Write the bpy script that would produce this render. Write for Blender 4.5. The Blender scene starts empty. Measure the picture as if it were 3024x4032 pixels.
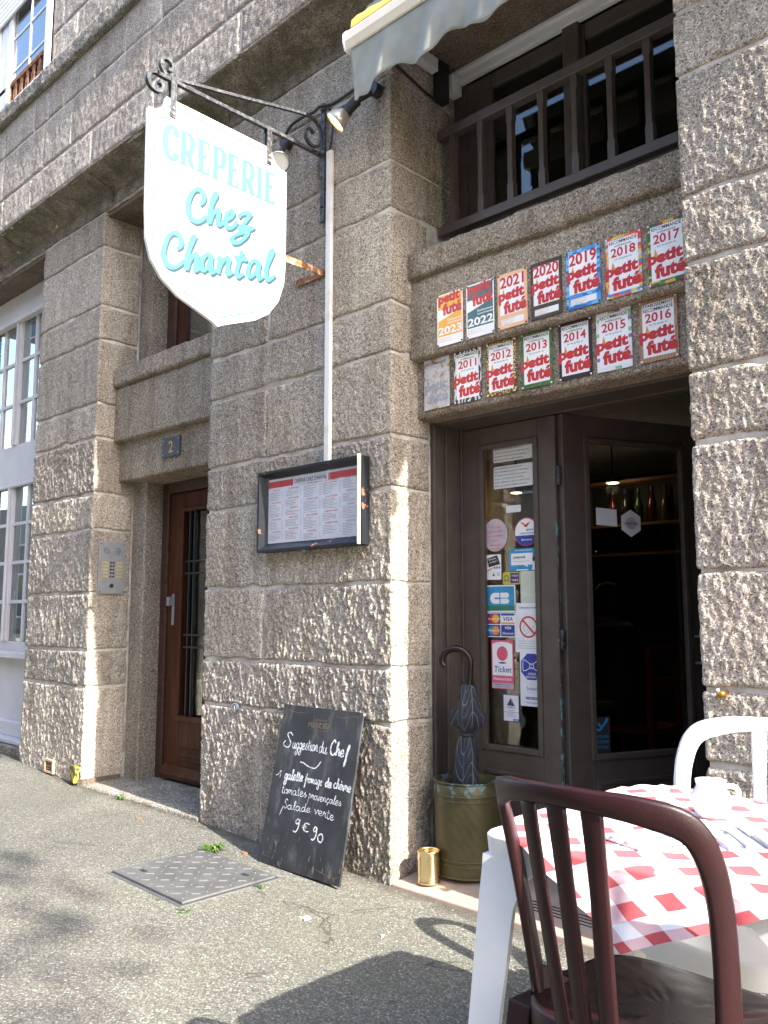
import bpy, math, random
import numpy as np
from mathutils import Vector, Matrix

random.seed(7)
SC = bpy.context.scene
COL = SC.collection
R = math.radians
SLOPE = 0.026                       # the pavement falls gently towards the right
GX = [(-60, 0.75), (-3.75, 0.092), (-2.8, 0.042), (-1.4, 0.034), (0, 0), (60, -1.56)]
def gz(x): return float(np.interp(x, [p[0] for p in GX], [p[1] for p in GX]))

# ---------------------------------------------------------------- camera
cam_d = bpy.data.cameras.new("camera")
cam = bpy.data.objects.new("camera", cam_d)
COL.objects.link(cam)
cam.location = (2.594, -2.759, 1.15)
cam.rotation_euler = (R(90 + 6.897), 0, R(43.706))
cam_d.sensor_fit = 'VERTICAL'
cam_d.sensor_height = 36.0
cam_d.sensor_width = 27.0
cam_d.lens = 36.0 * 3343.4 / 4032.0
cam_d.clip_start = 0.05
cam_d.clip_end = 500
SC.camera = cam

# ---------------------------------------------------------------- light
SUN = Vector((-1.0, 0.079, -0.717))
world = bpy.data.worlds.new("World")
SC.world = world
world.use_nodes = True
wn = world.node_tree
sky = wn.nodes.new('ShaderNodeTexSky')
sky.sky_type = 'NISHITA'
sky.sun_disc = False
sky.sun_elevation = R(35.6)
sky.sun_rotation = R(94.5)
sky.air_density = 1.0
sky.dust_density = 2.2
bg = wn.nodes['Background']
bg.inputs['Strength'].default_value = 0.15
wn.links.new(sky.outputs['Color'], bg.inputs['Color'])
sun_d = bpy.data.lights.new("sun", 'SUN')
sun_d.energy = 3.3
sun_d.angle = R(0.53)
sun_d.color = (1.0, 0.955, 0.885)
sun = bpy.data.objects.new("sun", sun_d)
COL.objects.link(sun)
sun.rotation_euler = SUN.to_track_quat('-Z', 'Y').to_euler()
sun.location = (12, -4, 12)
SC.view_settings.view_transform = 'Standard'
SC.view_settings.look = 'None'
SC.view_settings.gamma = 1.0
SC.view_settings.use_curve_mapping = False
SC.view_settings.exposure = 2.5
SC.cycles.max_bounces = 8
SC.cycles.diffuse_bounces = 3
SC.cycles.glossy_bounces = 4
SC.cycles.transparent_max_bounces = 12
SC.cycles.sample_clamp_indirect = 6.0

# ---------------------------------------------------------------- numpy noise
def _h(ix, iy, iz, s):
    n = (ix * 374761393 + iy * 668265263 + iz * 2147483647 + s * 1274126177) & 0xffffffff
    n = ((n ^ (n >> 13)) * 1274126177) & 0xffffffff
    n = n ^ (n >> 16)
    return (n & 0xffff) / 32767.5 - 1.0
def vnoise(x, y, z, s=0):
    x = np.asarray(x, float); y = np.asarray(y, float); z = np.asarray(z, float)
    x, y, z = np.broadcast_arrays(x, y, z)
    fx, fy, fz = np.floor(x), np.floor(y), np.floor(z)
    ix, iy, iz = fx.astype(np.int64), fy.astype(np.int64), fz.astype(np.int64)
    u, v, w = x - fx, y - fy, z - fz
    u = u * u * (3 - 2 * u); v = v * v * (3 - 2 * v); w = w * w * (3 - 2 * w)
    r = 0
    for a in (0, 1):
        for b in (0, 1):
            for c in (0, 1):
                r = r + _h(ix + a, iy + b, iz + c, s) * (u if a else 1 - u) * (v if b else 1 - v) * (w if c else 1 - w)
    return r

# ---------------------------------------------------------------- materials
MATS = {}
class NT:
    def __init__(s, name):
        m = bpy.data.materials.new(name); m.use_nodes = True
        s.m = m; s.t = m.node_tree; s.p = s.t.nodes['Principled BSDF']; s.out = s.t.nodes['Material Output']
        MATS[name] = m
    def n(s, typ, **kw):
        o = s.t.nodes.new(typ)
        for k, v in kw.items():
            if k.startswith('i_'): o.inputs[k[2:].replace('_', ' ')].default_value = v
            else: setattr(o, k, v)
        return o
    def l(s, a, b): s.t.links.new(a, b)
    def ramp(s, fac, stops, interp='LINEAR'):
        r = s.n('ShaderNodeValToRGB'); r.color_ramp.interpolation = interp
        e = r.color_ramp.elements
        while len(e) < len(stops): e.new(0.5)
        for k, (p, c) in enumerate(stops):
            e[k].position = p; e[k].color = (*c, 1) if len(c) == 3 else c
        s.l(fac, r.inputs['Fac']); return r.outputs['Color']
    def mix(s, fac, a, b, mode='MIX'):
        o = s.n('ShaderNodeMix', data_type='RGBA', blend_type=mode)
        for sock, v in ((o.inputs['Factor'], fac), (o.inputs[6], a), (o.inputs[7], b)):
            if hasattr(v, 'is_linked'): s.l(v, sock)
            elif isinstance(v, (int, float)): sock.default_value = v
            else: sock.default_value = (*v, 1) if len(v) == 3 else v
        return o.outputs[2]
    def math(s, op, a, b=0.0, c=None):
        o = s.n('ShaderNodeMath', operation=op)
        for k, v in enumerate((a, b, c)):
            if v is None: continue
            if hasattr(v, 'is_linked'): s.l(v, o.inputs[k])
            else: o.inputs[k].default_value = v
        return o.outputs[0]
    def co(s, kind='Object', scale=(1, 1, 1), rot=(0, 0, 0)):
        t = s.n('ShaderNodeTexCoord'); mp = s.n('ShaderNodeMapping')
        mp.inputs['Scale'].default_value = scale; mp.inputs['Rotation'].default_value = rot
        s.l(t.outputs[kind], mp.inputs['Vector']); return mp.outputs[0]
    def noise(s, vec, scale, detail=4, rough=0.55, out='Fac'):
        o = s.n('ShaderNodeTexNoise'); o.inputs['Scale'].default_value = scale
        o.inputs['Detail'].default_value = detail; o.inputs['Roughness'].default_value = rough
        if vec is not None: s.l(vec, o.inputs['Vector'])
        return o.outputs[out]
    def voro(s, vec, scale, out='Color', feature='F1', rnd=1.0):
        o = s.n('ShaderNodeTexVoronoi', feature=feature); o.inputs['Scale'].default_value = scale
        o.inputs['Randomness'].default_value = rnd
        if vec is not None: s.l(vec, o.inputs['Vector'])
        return o.outputs[out]
    def bump(s, h, strength=0.3, dist=0.01):
        b = s.n('ShaderNodeBump'); b.inputs['Strength'].default_value = strength; b.inputs['Distance'].default_value = dist
        s.l(h, b.inputs['Height']); s.l(b.outputs[0], s.p.inputs['Normal'])
    def col(s, c):
        if hasattr(c, 'is_linked'): s.l(c, s.p.inputs['Base Color'])
        else: s.p.inputs['Base Color'].default_value = (*c, 1)
    def set(s, rough=None, metal=None, spec=None, coat=None):
        for k, v in (('Roughness', rough), ('Metallic', metal), ('Specular IOR Level', spec), ('Coat Weight', coat)):
            if v is None: continue
            if hasattr(v, 'is_linked'): s.l(v, s.p.inputs[k])
            else: s.p.inputs[k].default_value = v
        return s

def paint(name, c, rough=0.5, c2=None, scale=20, amt=(0.35, 0.7), metal=0.0, bump=0.0, bscale=60, spec=0.5, coat=0.0):
    t = NT(name)
    v = t.co()
    if c2 is None: c2 = tuple(k * 0.75 for k in c)
    f = t.noise(v, scale, 6)
    t.col(t.ramp(f, [(amt[0], c2), (amt[1], c)]))
    t.set(rough, metal, spec, coat)
    if bump: t.bump(t.noise(v, bscale, 5), bump, 0.004)
    return t.m

def granite(name, tones, grain=190, stain=0.35, bump=0.5, moss=0.0, bright=1.0):
    t = NT(name); v = t.co()
    warp = t.noise(v, 60, 1, out='Color')
    vv = t.n('ShaderNodeVectorMath', operation='MULTIPLY_ADD'); t.l(warp, vv.inputs[0]); vv.inputs[1].default_value = (0.012,) * 3; t.l(v, vv.inputs[2])
    cells = t.voro(vv.outputs[0], grain)
    sep = t.n('ShaderNodeSeparateColor'); t.l(cells, sep.inputs[0])
    tones = [tuple(k * bright for k in c) for c in tones]
    base = t.ramp(sep.outputs[0], [(0.0, tones[0]), (0.16, tones[1]), (0.45, tones[2]), (0.74, tones[3]), (0.93, tones[4])])
    fine = t.voro(vv.outputs[0], grain * 2.3); s2 = t.n('ShaderNodeSeparateColor'); t.l(fine, s2.inputs[0])
    base = t.mix(t.math('MULTIPLY', t.math('GREATER_THAN', s2.outputs[1], 0.86), 0.75), base, tones[0])
    big = t.noise(v, 3.0, 3, 0.6)
    base = t.mix(stain, base, t.ramp(big, [(0.3, (0.55, 0.5, 0.45)), (0.7, (1.15, 1.12, 1.1))]), 'MULTIPLY')
    st = t.noise(t.co(scale=(5, 5, 0.7)), 1.6, 3, 0.65)
    base = t.mix(0.6, base, t.ramp(st, [(0.36, (0.62, 0.58, 0.53)), (0.55, (1.0, 1.0, 1.0))]), 'MULTIPLY')
    oi = t.n('ShaderNodeObjectInfo')
    tint = t.ramp(oi.outputs['Random'], [(0.0, (0.80, 0.78, 0.76)), (0.3, (0.97, 0.93, 0.88)), (0.6, (0.92, 0.91, 0.91)), (0.8, (1.04, 1.02, 0.99)), (1.0, (1.14, 1.12, 1.09))])
    base = t.mix(1.0, base, tint, 'MULTIPLY')
    if moss:
        g = t.noise(v, 7, 8, 0.7)
        base = t.mix(t.math('MULTIPLY', t.ramp(g, [(0.34, (0, 0, 0)), (0.62, (1, 1, 1))]), moss), base, (0.05, 0.05, 0.032))
        g2 = t.noise(v, 1.7, 6, 0.7)
        base = t.mix(t.math('MULTIPLY', t.ramp(g2, [(0.45, (0, 0, 0)), (0.62, (1, 1, 1))]), moss * 0.75), base, (0.06, 0.068, 0.026))
    t.col(base); t.set(0.85, 0, 0.25)
    h = t.noise(v, 300, 1, 0.6)
    h2 = t.noise(v, 135, 2, 0.65)
    t.bump(t.math('ADD', t.math('MULTIPLY', h, 0.35), h2), bump, 0.006)
    return t.m

TONE = [(0.095, 0.086, 0.076), (0.275, 0.244, 0.204), (0.392, 0.354, 0.303), (0.475, 0.436, 0.378), (0.63, 0.592, 0.53)]
G_ROUGH = granite('granite_rough', TONE, 200, 0.3, 0.7)
G_UP = granite('granite_upper', [(0.10, 0.091, 0.082), (0.285, 0.256, 0.222), (0.405, 0.368, 0.325), (0.485, 0.447, 0.40), (0.62, 0.582, 0.53)], 170, 0.25, 0.45)
G_RED = granite('granite_smooth', [(0.08, 0.068, 0.056), (0.235, 0.202, 0.162), (0.30, 0.26, 0.207), (0.345, 0.302, 0.245), (0.52, 0.47, 0.40)], 170, 0.4, 0.6)
G_MOSS = granite('granite_mossy', TONE, 170, 0.4, 0.6, moss=0.72, bright=0.85)
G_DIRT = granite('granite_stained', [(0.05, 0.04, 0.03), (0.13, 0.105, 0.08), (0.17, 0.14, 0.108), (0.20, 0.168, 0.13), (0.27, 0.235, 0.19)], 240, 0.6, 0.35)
G_SILL = granite('granite_string_course', [(0.05, 0.05, 0.05), (0.16, 0.15, 0.14), (0.3, 0.28, 0.25), (0.42, 0.39, 0.35), (0.55, 0.52, 0.47)], 150, 0.35, 0.6, moss=0.25)
MORTAR = paint('mortar', (0.58, 0.545, 0.50), 0.9, (0.30, 0.268, 0.228), 9, (0.3, 0.62), bump=0.5, bscale=120, spec=0.2)
# ---- more materials
def asphalt():
    t = NT('worn_asphalt'); v = t.co()
    c = t.voro(v, 130); s = t.n('ShaderNodeSeparateColor'); t.l(c, s.inputs[0])
    base = t.ramp(s.outputs[0], [(0.0, (0.075, 0.073, 0.066)), (0.25, (0.132, 0.128, 0.115)), (0.6, (0.168, 0.163, 0.147)), (0.86, (0.218, 0.211, 0.188)), (1.0, (0.34, 0.325, 0.29))])
    d = t.voro(v, 130, 'Distance')
    base = t.mix(t.ramp(d, [(0.35, (0, 0, 0)), (0.75, (1, 1, 1))]), base, (0.095, 0.092, 0.082))
    big = t.noise(v, 1.6, 6, 0.65)
    base = t.mix(0.55, base, t.ramp(big, [(0.3, (0.72, 0.73, 0.66)), (0.7, (1.2, 1.17, 1.06))]), 'MULTIPLY')
    g = t.noise(v, 0.9, 4)
    base = t.mix(t.math('MULTIPLY', t.ramp(g, [(0.5, (0, 0, 0)), (0.7, (1, 1, 1))]), 0.3), base, (0.115, 0.12, 0.07))
    sp = t.n('ShaderNodeSeparateXYZ'); t.l(v, sp.inputs[0])
    near = t.ramp(t.math('ADD', t.math('MULTIPLY', sp.outputs[1], 1.0), t.math('MULTIPLY', t.noise(v, 9, 4, 0.7), 0.16)), [(0.0, (0, 0, 0)), (0.06, (0.75, 0.75, 0.75)), (0.1, (0.85, 0.85, 0.85))])
    base = t.mix(near, base, (0.075, 0.066, 0.052))
    cr = t.voro(t.co(rot=(0, 0, 0.4)), 0.9, 'Distance', 'DISTANCE_TO_EDGE'); wob = t.math('ADD', cr, t.math('MULTIPLY', t.math('SUBTRACT', t.noise(v, 6, 3), 0.5), 0.12))
    gum = t.voro(v, 2.6, 'Distance'); base = t.mix(t.math('MULTIPLY', t.math('LESS_THAN', t.math('ADD', gum, t.math('MULTIPLY', t.noise(v, 40, 2), 0.02)), 0.052), 0.55), base, (0.055, 0.053, 0.05))
    pt = t.noise(v, 0.55, 2, 0.5); base = t.mix(0.8, base, t.ramp(pt, [(0.44, (0.86, 0.86, 0.86)), (0.50, (1.06, 1.05, 1.03))]), 'MULTIPLY')
    crack = t.math('MULTIPLY', t.math('LESS_THAN', t.math('ABSOLUTE', wob), 0.0035), t.math('GREATER_THAN', t.noise(v, 1.3, 2), 0.52))
    base = t.mix(t.math('MULTIPLY', crack, 0.7), base, (0.05, 0.047, 0.04))
    t.col(base); t.set(0.9, 0, 0.25)
    h = t.math('ADD', t.math('MULTIPLY', d, -1.0), t.math('MULTIPLY', t.noise(v, 260, 2), 0.4))
    t.bump(h, 0.75, 0.006)
    return t.m
ASPHALT = asphalt()

def glass(name, tint=(0.75, 0.78, 0.77), refl=1.5):
    t = NT(name)
    g = t.n('ShaderNodeBsdfGlossy'); g.inputs['Roughness'].default_value = 0.01; g.inputs['Color'].default_value = (0.95, 0.97, 1, 1)
    tr = t.n('ShaderNodeBsdfTransparent'); tr.inputs['Color'].default_value = (*tint, 1)
    f = t.n('ShaderNodeLayerWeight'); f.inputs['Blend'].default_value = 0.5
    sch = t.math('MULTIPLY_ADD', t.math('POWER', f.outputs['Facing'], 5.0), 0.96 * refl, 0.04 * refl)
    m = t.n('ShaderNodeMixShader'); t.l(sch, m.inputs[0]); t.l(tr.outputs[0], m.inputs[1]); t.l(g.outputs[0], m.inputs[2])
    t.l(m.outputs[0], t.out.inputs['Surface']); return t.m
GLASS = glass('window_glass')

BROWN = paint('brown_gloss_paint', (0.096, 0.074, 0.062), 0.42, (0.068, 0.052, 0.043), 14, (0.3, 0.75), bump=0.12, bscale=35)
def worn_edge():
    t = NT('brown_paint_flaking'); v = t.co(scale=(1, 1, 0.35)); f = t.noise(v, 60, 5, 0.6)
    c = t.ramp(f, [(0.52, (0.062, 0.045, 0.036)), (0.57, (0.10, 0.25, 0.25)), (0.66, (0.12, 0.28, 0.28)), (0.70, (0.22, 0.12, 0.06))], 'CONSTANT')
    t.col(c); t.set(0.5); t.bump(f, 0.3, 0.003); return t.m
FLAKE = worn_edge()
def varnish():
    t = NT('varnished_oak'); v = t.co(scale=(9, 9, 0.7)); f = t.noise(v, 3.5, 8, 0.6)
    c = t.ramp(f, [(0.28, (0.026, 0.007, 0.003)), (0.5, (0.056, 0.016, 0.005)), (0.72, (0.088, 0.028, 0.009))])
    v2 = t.co(scale=(1, 1, 0.5)); w = t.noise(v2, 32, 8, 0.75)
    z = t.n('ShaderNodeSeparateXYZ'); tc = t.n('ShaderNodeTexCoord'); t.l(tc.outputs['Object'], z.inputs[0])
    low = t.ramp(z.outputs[2], [(0.0, (1, 1, 1)), (0.75, (0.0, 0.0, 0.0))])
    k = t.math('GREATER_THAN', t.math('ADD', w, t.math('MULTIPLY', low, 0.085)), 0.715)
    t.col(t.mix(k, c, (0.33, 0.27, 0.20))); t.set(0.5, 0, 0.25); t.bump(f, 0.2, 0.003); return t.m
OAK = varnish()
DARKWOOD = paint('dark_brown_wood', (0.07, 0.03, 0.016), 0.5, (0.035, 0.016, 0.010), 18)
LILAC = paint('pale_lilac_paint', (0.56, 0.54, 0.55), 0.5, (0.47, 0.45, 0.46), 4, (0.3, 0.8), bump=0.08)
PVC = paint('white_pvc', (0.78, 0.78, 0.80), 0.35, (0.68, 0.68, 0.71), 5)
TRUNK = paint('off_white_trunking', (0.72, 0.70, 0.68), 0.45, (0.58, 0.52, 0.44), 9, (0.28, 0.5))
IRON = paint('worn_black_iron', (0.12, 0.124, 0.135), 0.45, (0.022, 0.023, 0.026), 55, (0.42, 0.72), metal=0.25, bump=0.3, bscale=120)
BLACK = paint('black_plastic', (0.02, 0.02, 0.022), 0.45, (0.012, 0.012, 0.013), 30)
def rusty(name, pale=(0.50, 0.42, 0.36), lo=0.42, hi=0.58):
    t = NT(name); v = t.co(); f = t.noise(v, 28, 9, 0.7)
    c = t.ramp(f, [(lo - 0.1, (0.07, 0.026, 0.012)), (lo, (0.20, 0.080, 0.032)), (hi - 0.04, (0.30, 0.155, 0.075)), (hi, pale)])
    t.col(c); t.set(0.8, 0, 0.3); t.bump(f, 0.5, 0.004); return t.m
RUST = rusty('rusty_white_paint'); RUST2 = rusty('rusty_grey_paint', (0.40, 0.33, 0.28), 0.48, 0.66)
SIGN = paint('white_sign_paint', (0.86, 0.86, 0.85), 0.35, (0.82, 0.82, 0.81), 3)
AQUA = paint('turquoise_print', (0.052, 0.178, 0.165), 0.4, (0.047, 0.168, 0.156), 6)
AQUA2 = paint('pale_turquoise_print', (0.064, 0.172, 0.160), 0.4, (0.058, 0.163, 0.152), 6)
NAVY = paint('slate_blue_print', (0.022, 0.050, 0.085), 0.45)
WHITE = paint('white_print', (0.82, 0.82, 0.82), 0.4, (0.76, 0.76, 0.77), 8)
REDP = paint('red_print', (0.56, 0.025, 0.030), 0.4, (0.50, 0.02, 0.026), 8)
BLK = paint('black_print', (0.03, 0.03, 0.032), 0.5)
GREY = paint('grey_print', (0.28, 0.28, 0.30), 0.5)
ORANGE = paint('orange_print', (0.80, 0.30, 0.03), 0.4)
AMBER = paint('amber_plate', (0.82, 0.40, 0.035), 0.4, (0.78, 0.36, 0.03), 5)
TEAL = paint('teal_plate', (0.035, 0.14, 0.17), 0.4)
PEACH = paint('peach_plate', (0.80, 0.47, 0.29), 0.4, (0.74, 0.43, 0.25), 6)
BLUE = paint('blue_print', (0.02, 0.05, 0.35), 0.4)
SKYB = paint('sky_blue_print', (0.03, 0.30, 0.58), 0.4)
PINK = paint('pink_print', (0.70, 0.11, 0.20), 0.4, (0.66, 0.09, 0.18), 5)
MAUVE = paint('pale_mauve_print', (0.60, 0.52, 0.57), 0.4)
YELLO = paint('lime_yellow_print', (0.58, 0.52, 0.05), 0.4)
GREENP = paint('green_print', (0.03, 0.22, 0.14), 0.4)
PURPLE = paint('purple_print', (0.07, 0.03, 0.17), 0.4)
CREAM = paint('cream_paper', (0.56, 0.58, 0.48), 0.6, (0.47, 0.5, 0.42), 30)
PAPER = paint('white_paper', (0.74, 0.75, 0.77), 0.6, (0.66, 0.67, 0.70), 14)
def patt(name, stops, kind, scale, rough=0.45):
    t = NT(name); v = t.co()
    if kind == 'zebra':
        w = t.n('ShaderNodeTexWave'); w.inputs['Scale'].default_value = scale; w.inputs['Distortion'].default_value = 9; w.inputs['Detail'].default_value = 2; t.l(v, w.inputs['Vector']); f = w.outputs['Fac']
    elif kind == 'cells':
        f = t.voro(v, scale, 'Distance', 'DISTANCE_TO_EDGE')
    elif kind == 'blocks':
        c = t.voro(t.co(scale=(0.55, 1, 1)), scale, 'Color', 'F1', 0.25); s = t.n('ShaderNodeSeparateColor'); t.l(c, s.inputs[0]); f = s.outputs[0]
    else: f = t.noise(v, scale, 4, 0.7)
    t.col(t.ramp(f, stops, 'CONSTANT' if kind != 'noise' else 'LINEAR')); t.set(rough); return t.m
ZEBRA = patt('zebra_print', [(0, (0.02, 0.025, 0.03)), (0.52, (0.6, 0.6, 0.6))], 'zebra', 14)
LEOP = patt('leopard_print', [(0, (0.03, 0.02, 0.01)), (0.14, (0.72, 0.45, 0.10))], 'cells', 85)
LEAFY = patt('leaf_print', [(0, (0.02, 0.015, 0.01)), (0.5, (0.35, 0.20, 0.03)), (0.62, (0.03, 0.02, 0.012))], 'zebra', 30)
GRASSP = patt('grass_print', [(0.3, (0.015, 0.05, 0.01)), (0.7, (0.10, 0.22, 0.05))], 'noise', 120)
BLUEP = patt('blue_mosaic_print', [(0, (0.02, 0.12, 0.40)), (0.35, (0.05, 0.28, 0.62)), (0.7, (0.16, 0.45, 0.75))], 'blocks', 90)
BRICKP = patt('colour_block_print', [(0, (0.70, 0.05, 0.04)), (0.25, (0.75, 0.45, 0.05)), (0.5, (0.05, 0.25, 0.55)), (0.72, (0.45, 0.55, 0.7)), (0.86, (0.65, 0.18, 0.08))], 'blocks', 75)
FLOW = patt('flower_print', [(0, (0.70, 0.70, 0.72)), (0.62, (0.30, 0.10, 0.38)), (0.78, (0.22, 0.45, 0.22)), (0.88, (0.7, 0.7, 0.72))], 'blocks', 70)
JUNG = patt('jungle_print', [(0, (0.03, 0.12, 0.04)), (0.3, (0.35, 0.05, 0.04)), (0.5, (0.62, 0.42, 0.05)), (0.7, (0.06, 0.22, 0.06)), (0.85, (0.12, 0.09, 0.05))], 'blocks', 90)
WAXP = patt('wave_print', [(0, (0.30, 0.12, 0.04)), (0.3, (0.42, 0.36, 0.28)), (0.55, (0.05, 0.08, 0.2)), (0.75, (0.5, 0.26, 0.06))], 'zebra', 26)
DARKP = paint('dark_brown_print', (0.030, 0.012, 0.014), 0.4)
def rustplate():
    t = NT('faded_rusty_plate'); v = t.co(); f = t.noise(v, 30, 8, 0.7)
    t.col(t.ramp(f, [(0.30, (0.22, 0.09, 0.03)), (0.40, (0.42, 0.26, 0.13)), (0.47, (0.52, 0.50, 0.50)), (0.6, (0.58, 0.58, 0.60))])); t.set(0.6); return t.m
FADED = rustplate()
FADE2 = paint('faded_lettering', (0.42, 0.42, 0.46), 0.6)
def slate():
    t = NT('chalkboard_slate'); v = t.co(scale=(1, 1, 0.25)); f = t.noise(v, 60, 6, 0.6)
    v2 = t.co(); g = t.noise(v2, 5, 5, 0.6); z = t.n('ShaderNodeSeparateXYZ'); tc = t.n('ShaderNodeTexCoord'); t.l(tc.outputs['Object'], z.inputs[0])
    c = t.ramp(g, [(0.35, (0.015, 0.0165, 0.019)), (0.68, (0.034, 0.036, 0.040))])
    low = t.ramp(z.outputs[2], [(0.05, (1, 1, 1)), (0.32, (0, 0, 0))])
    k = t.math('GREATER_THAN', t.math('ADD', f, t.math('MULTIPLY', low, 0.12)), 0.74)
    sm = t.noise(t.co(scale=(1, 1, 0.3)), 14, 4, 0.7); c = t.mix(t.math('MULTIPLY', t.ramp(sm, [(0.52, (0, 0, 0)), (0.75, (1, 1, 1))]), 0.16), c, (0.35, 0.36, 0.40))
    t.col(t.mix(k, c, (0.12, 0.09, 0.06))); t.set(0.6, 0, 0.25); t.bump(f, 0.08, 0.002); return t.m
SLATE = slate()
CHALK = paint('chalk_pen', (0.50, 0.52, 0.56), 0.8, (0.20, 0.21, 0.24), 90, (0.36, 0.56))
GOLD = paint('faded_gold_print', (0.16, 0.12, 0.07), 0.5, (0.07, 0.055, 0.04), 60)
TIN = paint('golden_tin', (0.88, 0.74, 0.46), 0.25, (0.80, 0.64, 0.36), 25, metal=1.0)
STEEL = paint('brushed_steel', (0.30, 0.31, 0.335), 0.42, (0.25, 0.26, 0.28), 30, metal=0.2)
ZINC = paint('cast_grey_metal', (0.135, 0.134, 0.132), 0.6, (0.085, 0.084, 0.082), 9, (0.3, 0.7), metal=0.35, bump=0.3, bscale=140)
PLATE = paint('slate_grey_metal', (0.085, 0.10, 0.12), 0.5, metal=0.4)
SEAL = paint('yellowed_rubber', (0.60, 0.50, 0.34), 0.6, (0.42, 0.32, 0.2), 25)
def casebox():
    t = NT('black_case_rust_primer'); v = t.co(); f = t.noise(v, 9, 6, 0.62)
    t.col(t.ramp(f, [(0.0, (0.008, 0.0095, 0.012)), (0.595, (0.013, 0.015, 0.019)), (0.605, (0.28, 0.11, 0.065)), (0.8, (0.22, 0.08, 0.045))])); t.set(0.4, 0, 0.35); t.bump(f, 0.2, 0.004); return t.m
CASE = casebox()
def patina():
    t = NT('patinated_brass'); v = t.co(); f = t.noise(v, 16, 8, 0.68)
    z = t.n('ShaderNodeSeparateXYZ'); tc = t.n('ShaderNodeTexCoord'); t.l(tc.outputs['Object'], z.inputs[0])
    c = t.ramp(t.noise(v, 7, 6, 0.6), [(0.3, (0.050, 0.042, 0.018)), (0.7, (0.094, 0.079, 0.033))])
    up = t.ramp(z.outputs[2], [(0.33, (0, 0, 0)), (0.43, (1, 1, 1))])
    k = t.math('MULTIPLY', up, t.ramp(f, [(0.53, (0, 0, 0)), (0.57, (1, 1, 1))]))
    t.col(t.mix(k, c, (0.11, 0.20, 0.205))); t.set(0.5, t.math('SUBTRACT', 0.3, t.math('MULTIPLY', k, 0.3)))
    w = t.n('ShaderNodeTexWave', wave_type='BANDS', bands_direction='DIAGONAL'); w.inputs['Scale'].default_value = 11; w.inputs['Distortion'].default_value = 1.0; t.l(v, w.inputs['Vector'])
    t.bump(w.outputs['Fac'], 0.3, 0.003); return t.m
PATINA = patina()
def plaid():
    t = NT('navy_plaid_cloth'); uv = t.n('ShaderNodeTexCoord'); sp = t.n('ShaderNodeSeparateXYZ'); t.l(uv.outputs['UV'], sp.inputs[0])
    def stripes(o, per, w, off=0.0):
        fr = t.math('FRACT', t.math('ADD', t.math('DIVIDE', o, per), off)); return t.math('LESS_THAN', fr, w)
    x, y = sp.outputs[0], sp.outputs[1]
    a = t.math('MAXIMUM', stripes(x, 0.25, 0.10), stripes(y, 0.16, 0.10)); b = t.math('MAXIMUM', stripes(x, 0.25, 0.05, 0.45), stripes(y, 0.16, 0.06, 0.5))
    c = t.mix(a, (0.008, 0.011, 0.027), (0.040, 0.045, 0.052)); c = t.mix(b, c, (0.105, 0.105, 0.085))
    t.col(c); t.set(0.75); return t.m
PLAID = plaid()
def gingham():
    t = NT('red_gingham_cloth'); uv = t.n('ShaderNodeTexCoord'); sp = t.n('ShaderNodeSeparateXYZ'); t.l(uv.outputs['UV'], sp.inputs[0])
    a = t.math('LESS_THAN', t.math('FRACT', sp.outputs[0]), 0.5); b = t.math('LESS_THAN', t.math('FRACT', sp.outputs[1]), 0.5)
    s = t.math('MULTIPLY', t.math('ADD', a, b), 0.5)
    t.col(t.ramp(s, [(0.0, (0.84, 0.83, 0.84)), (0.25, (0.68, 0.45, 0.475)), (0.75, (0.47, 0.085, 0.095))], 'CONSTANT')); t.set(0.8, 0, 0.2)
    t.bump(t.noise(t.co(), 500, 2), 0.15, 0.002); return t.m
GINGHAM = gingham()
RESIN_W = paint('white_resin', (0.80, 0.80, 0.81), 0.32, (0.74, 0.74, 0.75), 6)
RESIN_M = paint('maroon_resin', (0.020, 0.0052, 0.0060), 0.40, (0.014, 0.0040, 0.0046), 10, bump=0.12, bscale=220, spec=0.28)
CHINA = paint('white_china', (0.82, 0.82, 0.82), 0.15)
CLOTH = paint('grey_awning_cloth', (0.29, 0.30, 0.28), 0.75, (0.20, 0.21, 0.195), 8, (0.25, 0.7), bump=0.35, bscale=40)
BARP = paint('cream_awning_bar', (0.68, 0.62, 0.52), 0.35, (0.60, 0.54, 0.44), 5)
LICHEN = paint('yellowed_awning_cloth', (0.70, 0.42, 0.05), 0.8, (0.35, 0.28, 0.12), 26, (0.35, 0.6))
MARBLE = paint('pinkish_stone_threshold', (0.42, 0.32, 0.25), 0.5, (0.30, 0.225, 0.175), 11, (0.3, 0.7), bump=0.15)
GRASS = paint('weed_green', (0.075, 0.135, 0.022), 0.6, (0.05, 0.085, 0.016), 40)
LEAF = paint('tree_leaf', (0.09, 0.14, 0.03), 0.6, (0.05, 0.08, 0.02), 8)
BARK = paint('tree_bark', (0.12, 0.09, 0.07), 0.9, (0.06, 0.045, 0.035), 14, bump=0.5)
PLASTER = paint('opposite_render', (0.30, 0.27, 0.235), 0.9, (0.25, 0.225, 0.195), 2)
WALLIN = paint('ochre_inner_wall', (0.30, 0.21, 0.085), 0.8)
CEIL = paint('grey_white_ceiling', (0.50, 0.49, 0.47), 0.85)
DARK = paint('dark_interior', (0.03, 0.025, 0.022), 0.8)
SHELF = paint('shelf_wood', (0.20, 0.10, 0.035), 0.5)
SKIN = paint('skin', (0.42, 0.23, 0.16), 0.55); HAIR = paint('dark_hair', (0.02, 0.015, 0.012), 0.6); SHIRT = paint('dark_shirt', (0.035, 0.025, 0.025), 0.85)
REDC = paint('red_chair_paint', (0.40, 0.02, 0.03), 0.4)
BRASS = paint('tarnished_brass', (0.60, 0.30, 0.06), 0.3, (0.35, 0.15, 0.03), 40, metal=0.9)
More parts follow.
